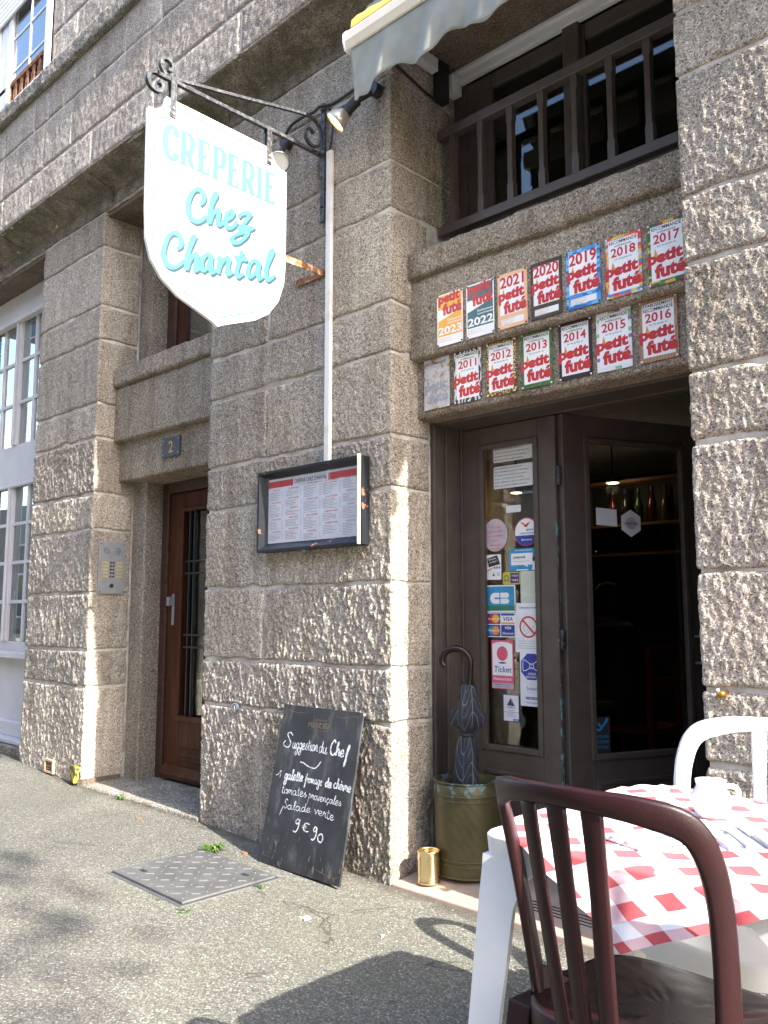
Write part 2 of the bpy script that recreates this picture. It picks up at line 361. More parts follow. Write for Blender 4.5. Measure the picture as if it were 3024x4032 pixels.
YELBOX = paint('yellow_enamel', (0.36, 0.28, 0.03), 0.5, (0.05, 0.045, 0.03), 26, (0.47, 0.53))
def emis(name, c, s):
    t = NT(name); t.p.inputs['Emission Color'].default_value = (*c, 1); t.p.inputs['Emission Strength'].default_value = s; t.col(c); return t.m
LAMP = emis('lit_bulb', (1.0, 0.62, 0.22), 3.0)
LAMP2 = emis('lit_spot', (1.0, 0.80, 0.50), 3.0)

# ---------------------------------------------------------------- mesh helpers
class MB:
    def __init__(s): s.v = []; s.f = []; s.mi = []; s.cur = 0; s.uv = None
    def add(s, vs, fs):
        b = len(s.v); s.v += [tuple(map(float, p)) for p in vs]
        for f in fs: s.f.append(tuple(b + i for i in f)); s.mi.append(s.cur)
        return s
    def m(s, i): s.cur = i; return s
    def box(s, x0, x1, y0, y1, z0, z1):
        return s.hexa([(x0, y0, z0), (x1, y0, z0), (x1, y1, z0), (x0, y1, z0), (x0, y0, z1), (x1, y0, z1), (x1, y1, z1), (x0, y1, z1)])
    def hexa(s, p):
        return s.add(p, [(0, 3, 2, 1), (4, 5, 6, 7), (0, 1, 5, 4), (1, 2, 6, 5), (2, 3, 7, 6), (3, 0, 4, 7)])
    def obox(s, a, b, w, h, up=(0, 0, 1)):
        a = Vector(a); b = Vector(b); d = (b - a).normalized(); u = Vector(up); r = d.cross(u)
        if r.length < 1e-4: r = d.cross(Vector((1, 0, 0)))
        r.normalize(); u = r.cross(d); r *= w / 2; u *= h / 2
        return s.hexa([a - r - u, a + r - u, b + r - u, b - r - u, a - r + u, a + r + u, b + r + u, b - r + u])
    def tube(s, path, r, n=8, cap=True, flat=1.0):
        P = [Vector(p) for p in path]; rs = r if hasattr(r, '__len__') else [r] * len(P)
        b = []; last = None
        for i, p in enumerate(P):
            d = (P[min(i + 1, len(P) - 1)] - P[max(i - 1, 0)]).normalized()
            if last is None:
                x = d.orthogonal().normalized()
            else: x = (last - d * last.dot(d)).normalized()
            last = x; y = d.cross(x)
            for k in range(n):
                a = 2 * math.pi * k / n; b.append(p + x * math.cos(a) * rs[i] + y * math.sin(a) * rs[i] * flat)
        fs = [(i * n + k, i * n + (k + 1) % n, (i + 1) * n + (k + 1) % n, (i + 1) * n + k) for i in range(len(P) - 1) for k in range(n)]
        if cap: fs += [tuple(range(n - 1, -1, -1)), tuple((len(P) - 1) * n + k for k in range(n))]
        return s.add(b, fs)
    def lathe(s, prof, c=(0, 0, 0), n=24, sx=1, sy=1):
        vs = []
        for r, z in prof:
            for k in range(n):
                a = 2 * math.pi * k / n; vs.append((c[0] + r * sx * math.cos(a), c[1] + r * sy * math.sin(a), c[2] + z))
        fs = [(i * n + k, i * n + (k + 1) % n, (i + 1) * n + (k + 1) % n, (i + 1) * n + k) for i in range(len(prof) - 1) for k in range(n)]
        return s.add(vs, fs)
    def prism(s, poly, f0, f1):
        """poly: 2-D points; f0,f1 map (a,b) to the two faces"""
        n = len(poly); vs = [f0(*p) for p in poly] + [f1(*p) for p in poly]
        return s.add(vs, [tuple(range(n)), tuple(range(2 * n - 1, n - 1, -1))] + [(k, n + k, n + (k + 1) % n, (k + 1) % n) for k in range(n)])
    def quad(s, a, b, c, d): return s.add([a, b, c, d], [(0, 1, 2, 3)])
    def build(s, name, mats, parent=None, smooth=False, bevel=0.0, loc=None, xf=None, solid=0.0):
        me = bpy.data.meshes.new(name)
        v = s.v
        if loc is not None: v = [(p[0] - loc[0], p[1] - loc[1], p[2] - loc[2]) for p in v]
        me.from_pydata(v, [], s.f)
        if not isinstance(mats, (list, tuple)): mats = [mats]
        for m in mats: me.materials.append(m)
        me.polygons.foreach_set('material_index', s.mi)
        if smooth: me.polygons.foreach_set('use_smooth', [True] * len(s.f))
        if s.uv is not None:
            l = me.uv_layers.new(name='UVMap'); li = np.empty(len(me.loops), int); me.loops.foreach_get('vertex_index', li)
            l.data.foreach_set('uv', np.asarray(s.uv, float)[li].ravel())
        me.update()
        o = bpy.data.objects.new(name, me); COL.objects.link(o)
        if loc is not None: o.location = loc
        if bevel:
            b = o.modifiers.new('edge', 'BEVEL'); b.width = bevel; b.segments = 2; b.limit_method = 'ANGLE'; b.angle_limit = R(40)
        if solid:
            b = o.modifiers.new('thickness', 'SOLIDIFY'); b.thickness = solid; b.offset = 0
        attach(o, parent); return o
def attach(o, parent):
    if parent is None: return
    o.parent = parent
    if not parent.get('local'):
        q = parent
        if q.parent is None: o.matrix_parent_inverse = Matrix.Translation(-Vector(q.location))
def root(name, label, cat, loc=(0, 0, 0), group=None, local=False, rot=(0, 0, 0)):
    o = bpy.data.objects.new(name, None); COL.objects.link(o); o.location = loc; o.rotation_euler = rot
    o.empty_display_size = 0.1
    if local: o['local'] = 1
    return tag(o, label, cat, group)
def tag(o, label, cat, group=None):
    o['label'] = label; o['category'] = cat
    if group: o['group'] = group
    return o
def struct(o): o['kind'] = 'structure'; return o

_tc = {}
def text_mesh(t, bold=0.0):
    k = (t, bold)
    if k in _tc: return _tc[k]
    cu = bpy.data.curves.new('t', 'FONT'); cu.body = t; cu.offset = bold; cu.resolution_u = 3
    o = bpy.data.objects.new('t', cu); COL.objects.link(o)
    dg = bpy.context.evaluated_depsgraph_get(); oe = o.evaluated_get(dg); me = oe.to_mesh()
    v = np.empty(len(me.vertices) * 3); me.vertices.foreach_get('co', v); v = v.reshape(-1, 3)[:, :2].copy()
    f = [tuple(p.vertices) for p in me.polygons]
    oe.to_mesh_clear(); bpy.data.objects.remove(o); bpy.data.curves.remove(cu)
    _tc[k] = (v, f); return _tc[k]
def put_text(mb, t, x0, x1, b, h, F, bold=0.0, shear=0.0, rise=0.0):
    """fit text between x0..x1 with cap height h on baseline b of the plane F(a,b)"""
    v, f = text_mesh(t, bold)
    if not len(v): return
    lo, hi = v[:, 0].min(), v[:, 0].max()
    sx = (x1 - x0) / max(hi - lo, 1e-6); sy = h / 0.70
    a = x0 + (v[:, 0] - lo) * sx; bb = b + v[:, 1] * sy
    a = a + shear * (bb - b); bb = bb + rise * (a - x0)
    mb.add([F(p, q) for p, q in zip(a, bb)], f)
def smooth_path(p, k=6):
    p = np.asarray(p, float); n = len(p)
    if n < 3: return p
    e = np.vstack([2 * p[0] - p[1], p, 2 * p[-1] - p[-2]]); out = []
    for i in range(n - 1):
        a, b, c, d = e[i], e[i + 1], e[i + 2], e[i + 3]
        for j in range(k):
            t = j / k; out.append(0.5 * (2 * b + (c - a) * t + (2 * a - 5 * b + 4 * c - d) * t * t + (3 * b - a - 3 * c + d) * t ** 3))
    out.append(p[-1]); return np.array(out)
def ribbon(mb, pts, w, F3, k=6, ang=None, thin=0.45, lift=0.00006):
    """flat pen stroke on plane F3(a,b,height); ang gives a broad-nib pen"""
    p = smooth_path(pts, k); n = len(p)
    d = np.gradient(p, axis=0); L = np.hypot(d[:, 0], d[:, 1]); L[L < 1e-9] = 1e-9; d = d / L[:, None]
    nn = np.stack([-d[:, 1], d[:, 0]], 1)
    ws = np.full(n, w / 2.0)
    if ang is not None: ws = ws * (thin + (1 - thin) * np.abs(np.sin(np.arctan2(d[:, 1], d[:, 0]) - ang)))
    ws[0] *= 0.55; ws[-1] *= 0.5
    vs = []
    for i in range(n):
        vs.append(F3(*(p[i] + nn[i] * ws[i]), i * lift)); vs.append(F3(*(p[i] - nn[i] * ws[i]), i * lift))
    mb.add(vs, [(2 * i, 2 * i + 1, 2 * i + 3, 2 * i + 2) for i in range(n - 1)])

def shell(name, mat, parent, path, z0, z1, res, amp, seed, round_=0.014, gap=0.0055, wob=0.005):
    """rough hewn stone: a plan path (outer side on its right) extruded between z0 and z1"""
    path = np.asarray(path, float); z0 += gap; z1 -= gap
    seg = np.diff(path, axis=0); ln = np.hypot(seg[:, 0], seg[:, 1]); cum = np.concatenate([[0], np.cumsum(ln)])
    n = max(4, int(cum[-1] / res)); S = np.linspace(gap, cum[-1] - gap, n)
    X = np.interp(S, cum, path[:, 0]); Y = np.interp(S, cum, path[:, 1])
    idx = np.clip(np.searchsorted(cum, S, 'right') - 1, 0, len(seg) - 1)
    N = np.stack([seg[idx, 1] / ln[idx], -seg[idx, 0] / ln[idx]], 1)
    kk = max(1, int(0.012 / res)); ker = np.ones(2 * kk + 1) / (2 * kk + 1)
    if len(seg) > 1 and n > 4 * kk:
        sm = lambda a: np.convolve(np.pad(a, kk, 'edge'), ker, 'valid')
        mid = slice(kk, n - kk)
        X2, Y2 = sm(X), sm(Y); X[mid] = X2[mid]; Y[mid] = Y2[mid]
        N = np.stack([sm(N[:, 0]), sm(N[:, 1])], 1); N /= np.hypot(N[:, 0], N[:, 1])[:, None]
    m = max(4, int((z1 - z0) / res)); Z = np.linspace(z0, z1, m)
    ts = np.minimum(S - S[0], S[-1] - S); tz = np.minimum(Z - Z[0], Z[-1] - Z)
    T = np.minimum(ts[:, None], tz[None, :])
    xx, yy, zz = np.broadcast_arrays(X[:, None], Y[:, None], Z[None, :])
    rr = round_ * (1 + 0.6 * vnoise(xx * 14, yy * 14, zz * 14, seed)) + 0.05 * np.maximum(0, vnoise(xx * 8, yy * 8, zz * 8, seed + 21) - 0.5)
    e = np.where(T < rr, rr - np.sqrt(np.maximum(rr ** 2 - (rr - T) ** 2, 0)), 0)
    d = amp * (0.34 * vnoise(xx * 30, yy * 30, zz * 20, seed + 1) + 0.75 * vnoise(xx * 84 + zz * 9, yy * 84, zz * 46, seed + 2) + 0.55 * vnoise(xx * 150, yy * 150, zz * 90, seed + 3) + 0.35 * vnoise(xx * 260, yy * 260, zz * 190, seed + 4))
    d = d + 0.6 * amp * vnoise(xx * 5, yy * 5, zz * 5, seed + 5)
    D = d - e - 0.0 * T
    PX = xx + N[:, 0:1] * D; PY = yy + N[:, 1:2] * D; PZ = zz + wob * vnoise(xx * 9, yy * 9, zz * 3, seed + 8) * np.exp(-tz / 0.03)[None, :]
    V = np.stack([PX, PY, PZ], -1)
    # skirt going back into the wall
    back = 0.035; B = np.stack([xx - N[:, 0:1] * back, yy - N[:, 1:2] * back, zz + 0 * xx], -1)
    ring = [(i, 0) for i in range(n)] + [(n - 1, j) for j in range(1, m)] + [(i, m - 1) for i in range(n - 2, -1, -1)] + [(0, j) for j in range(m - 2, 0, -1)]
    RI = np.array([i * m + j for i, j in ring]); verts = np.vstack([V.reshape(-1, 3), B.reshape(-1, 3)[RI]])
    I, J = np.meshgrid(np.arange(n - 1), np.arange(m - 1), indexing='ij'); a = (I * m + J).ravel()
    q = np.stack([a, a + m, a + m + 1, a + 1], 1)
    base = n * m; k = len(RI); r2 = base + np.arange(k)
    sk = np.stack([RI, r2, np.roll(r2, -1), np.roll(RI, -1)], 1)
    F = np.vstack([q, sk]); me = bpy.data.meshes.new(name)
    me.vertices.add(len(verts)); me.vertices.foreach_set('co', verts.ravel())
    me.loops.add(F.size); me.loops.foreach_set('vertex_index', F.ravel().astype(np.int32))
    me.polygons.add(len(F)); me.polygons.foreach_set('loop_start', (np.arange(len(F)) * 4).astype(np.int32))
    me.polygons.foreach_set('use_smooth', np.ones(len(F), bool))
    me.materials.append(mat); me.update(calc_edges=True)
    o = bpy.data.objects.new(name, me); COL.objects.link(o); attach(o, parent); return o
# ================================================================ GROUND
mb = MB()
xs = [-60, -20, -6, -3.75, -2.8, -1.4, 0, 6, 20, 60]; ys = [-60, -20, -6, -2, 0.6, 8]
for i in range(len(xs) - 1):
    for j in range(len(ys) - 1):
        q = [(xs[i], ys[j]), (xs[i + 1], ys[j]), (xs[i + 1], ys[j + 1]), (xs[i], ys[j + 1])]
        mb.quad(*[(x, y, gz(x)) for x, y in q])
pav = struct(mb.build('pavement', ASPHALT))
pav['label'] = 'worn grey green asphalt pavement along the stone front'

# ================================================================ BUILDING
B = root('granite_building', 'granite street building with rough stone piers, two doorways and mossy stone band', 'building')
CZ = [-0.06, 0.672, 0.914, 1.294, 1.724, 1.97, 2.357, 2.60, 3.053, 3.298, 3.73, 3.98]
def core(name, x0, x1, y1, z0=-0.1, z1=3.99, y0=0.0115, e=0.0115):
    return MB().box(x0 + e, x1 - e, y0, y1, z0, z1).build(name, MORTAR, B)
pier = core('pier', -1.435, 0.0, 0.60)
vj = {0: -0.912, 2: -0.911, 3: -0.524, 5: -0.905, 7: -0.914, 9: -0.5}
for k in range(len(CZ) - 1):
    ret = 0.505 if CZ[k] > 2.8 else 0.28
    rough = 0.0056 if k < 5 else 0.0036
    if k in vj:
        shell('stone_block', G_ROUGH, pier, [(-1.435, .15), (-1.435, 0), (vj[k], 0)], CZ[k], CZ[k + 1], 0.0056, rough, 11 * k + 1)
        shell('stone_block', G_ROUGH, pier, [(vj[k], 0), (0, 0), (0, ret)], CZ[k], CZ[k + 1], 0.0056, rough, 11 * k + 5)
    else:
        shell('stone_block', G_ROUGH, pier, [(-1.435, .15), (-1.435, 0), (0, 0), (0, ret)], CZ[k], CZ[k + 1], 0.0056, rough, 11 * k + 3)
pier2 = core('pier', -3.72, -2.772, 0.60, -0.05)
for k in range(len(CZ) - 1):
    z0 = 0.0 if k == 0 else CZ[k]
    shell('stone_block', G_ROUGH, pier2, [(-3.72, .25), (-3.72, 0), (-2.772, 0), (-2.772, .305)], z0, CZ[k + 1], 0.0085, 0.0062 if k < 6 else 0.0042, 13 * k + 101)
pier3 = core('pier', 1.393, 3.2, 0.60, -0.2)
for k in range(len(CZ) - 1):
    z0 = -0.14 if k == 0 else CZ[k]
    shell('stone_block', G_ROUGH, pier3, [(1.393, .27), (1.393, 0), (1.82 + 0.12 * (k % 2), 0)], z0, CZ[k + 1], 0.005, 0.0031 if k < 5 else 0.0028, 17 * k + 301)
    shell('stone_block', G_ROUGH, pier3, [(1.82 + 0.12 * (k % 2), 0), (2.55 + 0.2 * (k % 2), 0)], z0, CZ[k + 1], 0.011, 0.0036, 17 * k + 411)
    shell('stone_block', G_ROUGH, pier3, [(2.55 + 0.2 * (k % 2), 0), (3.2, 0)], z0, CZ[k + 1], 0.011, 0.0036, 17 * k + 511)
# base pads of cement where the left pier meets the pavement
mb = MB().prism([(-2.79, -0.02), (-2.755, 0.0), (-2.755, 0.27), (-2.80, 0.29)], lambda a, b: (a, b, 0.03), lambda a, b: (a, b, 0.085))
mb.build('cement_fillet', G_DIRT, B)

# upper wall, y=-0.12
KF = 0.9697
def kx(x): return 2.594 + (x - 2.594) * KF
def kz(z): return 1.15 + (z - 1.15) * KF
UY = -0.20
up = MB().box(-7.0, 3.2, UY + 0.009, 0.55, 4.17, 7.2).build('upper_wall', MORTAR, B)
def row(z0, z1, js, seed, amp=0.0035, res=0.012, y=UY):
    js = [kx(j) for j in js]; z0, z1 = kz(z0), kz(z1)
    for i in range(len(js) - 1):
        shell('stone_block', G_UP, up, [(js[i], y), (js[i + 1], y)], z0, z1, res, amp, seed + i * 7, round_=0.009, gap=0.006)
row(4.275, 4.55, [-5.2, -4.268, -3.74, -2.772, -1.95, -1.05, -0.2, 0.8], 500)
row(4.55, 4.93, [-5.1, -4.3, -3.553, -3.091, -2.025, -1.2, -0.3, 0.7], 560)
row(4.93, 5.19, [-5.0, -4.31, -3.758, -3.508, -3.25, -2.764, -2.363, -1.9, -1.45, -0.9, -0.3], 620)
row(5.28, 5.62, [-3.49, -3.06, -2.2, -1.4, -0.6], 700)
row(5.62, 6.15, [-3.49, -3.30, -2.4, -1.5], 740)
row(5.28, 5.55, [-5.6, -4.62], 760); row(5.55, 5.86, [-5.6, -4.62], 764); row(5.86, 6.3, [-5.6, -4.62], 768)
# mossy chamfered band and stone string course: profile (y,z) displaced along x
def band(name, mat, prof, x0, x1, res, amp, seed, parent):
    prof = np.asarray(prof, float); sg = np.diff(prof, axis=0); ln = np.hypot(sg[:, 0], sg[:, 1]); cum = np.concatenate([[0], np.cumsum(ln)])
    n = int(cum[-1] / res) + 2; S = np.linspace(0, cum[-1], n); Y = np.interp(S, cum, prof[:, 0]); Z = np.interp(S, cum, prof[:, 1])
    ix = np.clip(np.searchsorted(cum, S, 'right') - 1, 0, len(sg) - 1); NY, NZ = sg[ix, 1] / ln[ix], -sg[ix, 0] / ln[ix]
    m = int((x1 - x0) / res) + 2; X = np.linspace(x0, x1, m)
    xx = np.broadcast_to(X[:, None], (m, n)); yy = np.broadcast_to(Y, (m, n)); zz = np.broadcast_to(Z, (m, n))
    D = amp * (vnoise(xx * 22, yy * 22, zz * 22, seed) + 0.7 * vnoise(xx * 60, yy * 60, zz * 60, seed + 1) + 1.2 * vnoise(xx * 4, yy * 4, zz * 4, seed + 2))
    V = np.stack([xx, yy - NY * D, zz - NZ * D], -1).reshape(-1, 3)
    b = MB(); f = [(i * n + j, (i + 1) * n + j, (i + 1) * n + j + 1, i * n + j + 1) for i in range(m - 1) for j in range(n - 1)]
    b.v = [tuple(p) for p in V]; b.f = f; b.mi = [0] * len(f)
    return b.build(name, mat, parent, smooth=True)
mcore = MB().prism([(-0.185, 4.178), (0.012, 4.095), (0.012, 3.985), (0.6, 3.985), (0.6, 4.165), (-0.185, 4.165)], lambda a, b: (-7, a, b), lambda a, b: (3.2, a, b)).build('stone_band', MORTAR, B)
jx = [-7.0, -5.6, -4.1, -2.66, -1.3, 0.05, 1.4, 2.9]
for i in range(len(jx) - 1):
    band('band_stone', G_MOSS, [(-0.15, 4.188), (-0.203, 4.182), (-0.199, 4.170), (-0.10, 4.128), (0.0, 4.095), (0.002, 3.992), (0.03, 3.986)], jx[i] + 0.004, jx[i + 1] - 0.004, 0.014, 0.0045, 801 + i, mcore)
sc = MB().box(-7, 3.2, -0.225, -0.17, 5.115, 5.20).build('string_course', MORTAR, B)
jx = [-7.0, -5.3, -4.5, -3.387, -1.9, -0.6, 1.0]
for i in range(len(jx) - 1):
    band('course_stone', G_SILL, [(-0.17, 5.216), (-0.238, 5.212), (-0.246, 5.20), (-0.244, 5.092), (-0.235, 5.084), (-0.20, 5.085), (-0.185, 5.095)], jx[i] + 0.004, jx[i + 1] - 0.004, 0.012, 0.0045, 851 + i, sc)

# soffits over the three openings
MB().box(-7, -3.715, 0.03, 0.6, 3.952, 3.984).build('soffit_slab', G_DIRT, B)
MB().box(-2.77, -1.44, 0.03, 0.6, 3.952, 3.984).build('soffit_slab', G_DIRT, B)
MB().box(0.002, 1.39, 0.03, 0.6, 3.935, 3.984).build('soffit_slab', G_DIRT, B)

# ---- stone panels between door and window (both openings)
def panels(x0, x1, seed):
    band('window_sill', G_RED, [(0.50, 2.905), (0.13, 2.858), (0.115, 2.848), (0.113, 2.742), (0.12, 2.728), (0.16, 2.724)], x0, x1, 0.007, 0.0042, seed, B)
    band('lintel_panel', G_RED, [(0.155, 2.74), (0.138, 2.70), (0.138, 2.345), (0.145, 2.338), (0.19, 2.336)], x0, x1, 0.008, 0.0013, seed + 9, B)
    band('lintel', G_RED, [(0.19, 2.35), (0.184, 2.335), (0.184, 2.072), (0.192, 2.062), (0.47, 2.060)], x0, x1, 0.010, 0.0013, seed + 19, B)
    MB().box(x0, x1, 0.20, 0.60, 2.075, 2.86).build('lintel_core', G_DIRT, B)
panels(0.0, 1.395, 900)
panels(-2.772, -1.437, 950)

# ================================================================ RESTAURANT DOORWAY
# threshold slab, slightly falling to the street, with anti-slip grooves
mb = MB(); pts = [(-0.004, 0.012), (0.30, 0.046), (0.60, 0.05)]
mb.prism([(-0.004, -0.09), (0.0, 0.012)] + pts[1:] + [(0.60, -0.09)], lambda a, b: (0.0, a, b), lambda a, b: (1.395, a, b - 0.012))
th = mb.build('threshold', MARBLE, B, bevel=0.006)
for k in range(4):
    y = 0.115 + 0.022 * k; z = 0.012 + 0.034 * (y / 0.30) + 0.0015
    MB().hexa([(0.45, y, z - .006), (1.38, y, z - .018), (1.38, y + .005, z - .0175), (0.45, y + .005, z - .0055), (0.45, y, z - 0.0008 - .001), (1.38, y, z - .0128), (1.38, y + .005, z - .0123), (0.45, y + .005, z - .0013)]).build('groove', BLK, th)

df = MB()
df.box(-0.004, 0.018, 0.282, 0.356, 0.03, 2.062)          # lining step 1
df.box(-0.004, 0.030, 0.356, 0.46, 0.03, 2.055)           # lining step 2
df.box(-0.004, 0.042, 0.460, 0.53, 0.03, 2.055)
df.box(1.365, 1.396, 0.27, 0.53, 0.02, 2.062)
df.box(0.042, 1.365, 0.462, 0.53, 2.046, 2.09)
df.box(0.018, 1.365, 0.30, 0.462, 2.048, 2.066)
frame = df.build('door_frame', BROWN, B, bevel=0.004)
for x, y in ((0.0195, 0.34), (0.0315, 0.44)):
    MB().box(x - 0.004, x + 0.003, y, y + 0.008, 0.04, 2.04).build('bead', BROWN, frame)

def leaf(name, L, T, flip, stile=(0.105, 0.095), zb=0.05, zt=2.042, g0=0.54, g1=1.952):
    """door leaf in the plane of F(s,d,z): s along the leaf, d depth"""
    F = T; m = MB()
    def bx(s0, s1, d0, d1, z0, z1): m.hexa([F(s0, d0, z0), F(s1, d0, z0), F(s1, d1, z0), F(s0, d1, z0), F(s0, d0, z1), F(s1, d0, z1), F(s1, d1, z1), F(s0, d1, z1)])
    a, b = stile
    bx(0, a, 0, 0.042, zb, zt); bx(L - b, L, 0, 0.042, zb, zt)
    bx(a, L - b, 0.001, 0.041, g1, zt); bx(a, L - b, 0.001, 0.041, zb, g0)
    o = m.build(name, BROWN, B, bevel=0.004)
    m = MB(); t = 0.022
    for s0, s1, z0, z1 in ((a - .004, a + t, g0 - .004, g1 + .004), (L - b - t, L - b + .004, g0 - .004, g1 + .004), (a + t, L - b - t, g1 - t, g1 + .004), (a + t, L - b - t, g0 - .004, g0 + t)):
        m.hexa([F(s0, -0.008, z0), F(s1, -0.008, z0), F(s1, 0.02, z0), F(s0, 0.02, z0), F(s0, -0.008, z1), F(s1, -0.008, z1), F(s1, 0.02, z1), F(s0, 0.02, z1)])
    m.build('moulding', BROWN, o, bevel=0.004)
    m = MB(); m.hexa([F(a + t, 0.024, g0 + t), F(L - b - t, 0.024, g0 + t), F(L - b - t, 0.028, g0 + t), F(a + t, 0.028, g0 + t), F(a + t, 0.024, g1 - t), F(L - b - t, 0.024, g1 - t), F(L - b - t, 0.028, g1 - t), F(a + t, 0.028, g1 - t)])
    m.build('pane', GLASS, o)
    m = MB(); s0, s1, z0, z1 = a + .02, L - b - .02, 0.16, g0 - 0.09
    for q in ((s0, s1, z0, z0 + .018), (s0, s1, z1 - .018, z1), (s0, s0 + .018, z0 + .018, z1 - .018), (s1 - .018, s1, z0 + .018, z1 - .018)):
        m.hexa([F(q[0], -0.006, q[2]), F(q[1], -0.006, q[2]), F(q[1], 0.01, q[2]), F(q[0], 0.01, q[2]), F(q[0], -0.006, q[3]), F(q[1], -0.006, q[3]), F(q[1], 0.01, q[3]), F(q[0], 0.01, q[3])])
    m.build('bottom_panel_trim', BROWN, o, bevel=0.003)
    return o
leaf1 = leaf('door_leaf', 0.526, lambda s, d, z: (0.043 + s, 0.464 + d, z), 1)
MB().box(0.5655, 0.5725, 0.459, 0.475, 0.06, 1.55).build('flaking_edge', FLAKE, leaf1)
ca, sa = math.cos(R(65.7)), math.sin(R(65.7))
def TL(s, d, z): return (0.604 + s * ca - d * sa * -1 * -1, 0.468 + s * sa + d * ca, z)
leaf2 = leaf('door_leaf', 0.745, TL, 1, stile=(0.115, 0.07), zt=2.044, g0=0.53, g1=1.94)
for z in (0.35, 1.0, 1.72):
    MB().tube([(0.588, 0.458, z), (0.588, 0.458, z + 0.085)], 0.010, 8).build('hinge', IRON, leaf2, smooth=True)
m = MB(); h0, h1 = TL(0.70, -0.05, 0.93), TL(0.70, -0.05, 1.05)
m.tube([TL(0.70, 0.0, 0.93), h0, h1, TL(0.70, 0.0, 1.05)], 0.008, 8); m.build('door_handle', STEEL, leaf2, smooth=True)

# ---- window above the doorway with its wooden railing
m = MB(); y0, y1 = 0.484, 0.53
m.box(0.0, 0.075, y0, y1, 2.88, 3.94); m.box(1.32, 1.395, y0, y1, 2.88, 3.94); m.box(0.075, 1.32, y0, y1, 2.88, 2.96)
m.box(0.075, 1.32, y0, y1, 3.915, 3.94)
win = m.build('window', BROWN, B, bevel=0.005)
for (a, b) in ((0.075, 0.69), (0.71, 1.32)):
    m = MB(); w = 0.085 if a < .5 else 0.06; zt = 3.86
    zl = 3.10
    m.box(a, a + (0.16 if a < .5 else 0.05), 0.492, 0.525, 2.96, zt); m.box(b - 0.03, b, 0.492, 0.525, 2.96, zt)
    m.box(a + (0.16 if a < .5 else 0.05), b - 0.03, 0.493, 0.524, 2.96, zl); m.box(a + (0.16 if a < .5 else 0.05), b - 0.03, 0.493, 0.524, zt - 0.08, zt)
    m.build('sash', BROWN, win, bevel=0.006)
    MB().box(a + 0.04, b - 0.02, 0.507, 0.511, zl - .01, zt - 0.07).build('pane', GLASS, win)
MB().box(0.66, 0.745, 0.462, 0.492, 2.96, 3.93).build('mullion', BROWN, win, bevel=0.006)
m = MB(); m.box(0.02, 1.38, 0.452, 0.484, 3.862, 3.885); m.box(0.02, 1.38, 0.46, 0.484, 3.888, 3.912); m.box(0.02, 1.38, 0.44, 0.48, 3.913, 3.934)
m.build('shutter_box', PVC, win, bevel=0.003)
m = MB(); m.box(0.004, 1.39, 0.335, 0.385, 3.520, 3.570)
rail = m.build('window_railing', BROWN, B, bevel=0.005)
MB().box(0.004, 1.39, 0.338, 0.382, 3.015, 3.062).build('bottom_rail', BROWN, rail, bevel=0.005)
for k in range(8):
    x = 0.095 + k * 0.172
    m = MB(); w = 0.017; pr = [(3.06, .017), (3.135, .017), (3.15, .0125), (3.44, .0125), (3.455, .017), (3.522, .017)]
    for (za, wa), (zb, wb) in zip(pr, pr[1:]):
        m.hexa([(x - wa, .343, za), (x + wa, .343, za), (x + wa, .377, za), (x - wa, .377, za), (x - wb, .343, zb), (x + wb, .343, zb), (x + wb, .377, zb), (x - wb, .377, zb)])
    m.build('baluster', BROWN, rail)

# ================================================================ DOOR OF NUMBER TWO
jamb = MB(); jamb.prism([(-2.772, 0.305), (-2.62, 0.305), (-2.61, 0.315), (-2.612, 0.50), (-2.772, 0.50)], lambda a, b: (a, b, 0.0), lambda a, b: (a, b, 2.065))
jamb.build('stone_jamb', G_RED, B, bevel=0.006)
jamb = MB(); jamb.prism([(-1.437, 0.305), (-1.58, 0.305), (-1.585, 0.315), (-1.585, 0.50), (-1.437, 0.50)], lambda a, b: (a, b, 0.0), lambda a, b: (a, b, 2.065))
jamb.build('stone_jamb', G_RED, B, bevel=0.006)
for a, b in ((-2.772, -2.612), (-1.585, -1.437)):
    MB().box(a, b, 0.305, 0.50, 2.88, 3.96).build('stone_jamb', G_RED, B, bevel=0.006)
MB().prism([(-0.012, -0.05), (-0.008, 0.052), (0.0, 0.058), (0.50, 0.070), (0.50, -0.05)], lambda a, b: (-2.772, a, b - .004), lambda a, b: (-1.437, a, b)).build('door_step', G_SILL, B, bevel=0.008)
m = MB(); m.box(-2.612, -2.535, 0.44, 0.50, 0.06, 2.06); m.box(-1.66, -1.585, 0.44, 0.50, 0.06, 2.06); m.box(-2.535, -1.66, 0.44, 0.50, 1.985, 2.06)
door = m.build('wooden_door', DARKWOOD, B, bevel=0.006)
m = MB(); m.box(-2.53, -2.36, 0.455, 0.495, 0.075, 1.98); m.box(-1.80, -1.664, 0.455, 0.495, 0.075, 1.98)
m.box(-2.36, -1.80, 0.456, 0.494, 1.86, 1.98); m.box(-2.36, -1.80, 0.456, 0.494, 0.075, 0.47)
m.build('leaf', OAK, door, bevel=0.006)
m = MB(); m.box(-2.37, -1.79, 0.430, 0.462, 0.455, 0.492); m.box(-2.37, -2.345, 0.440, 0.462, 0.492, 1.87); m.box(-1.815, -1.79, 0.440, 0.462, 0.492, 1.87); m.box(-2.345, -1.815, 0.440, 0.462, 1.845, 1.87)
m.build('glazing_trim', OAK, door, bevel=0.005)
m = MB(); m.box(-2.33, -1.83, 0.442, 0.458, 0.205, 0.225); m.box(-2.33, -1.83, 0.442, 0.458, 0.27, 0.285); m.build('lower_moulding', OAK, door, bevel=0.004)
MB().prism([(0.458, 0.08), (0.405, 0.085), (0.40, 0.115), (0.44, 0.165), (0.458, 0.175)], lambda a, b: (-2.50, a, b), lambda a, b: (-1.69, a, b)).build('weather_bar', OAK, door, bevel=0.004)
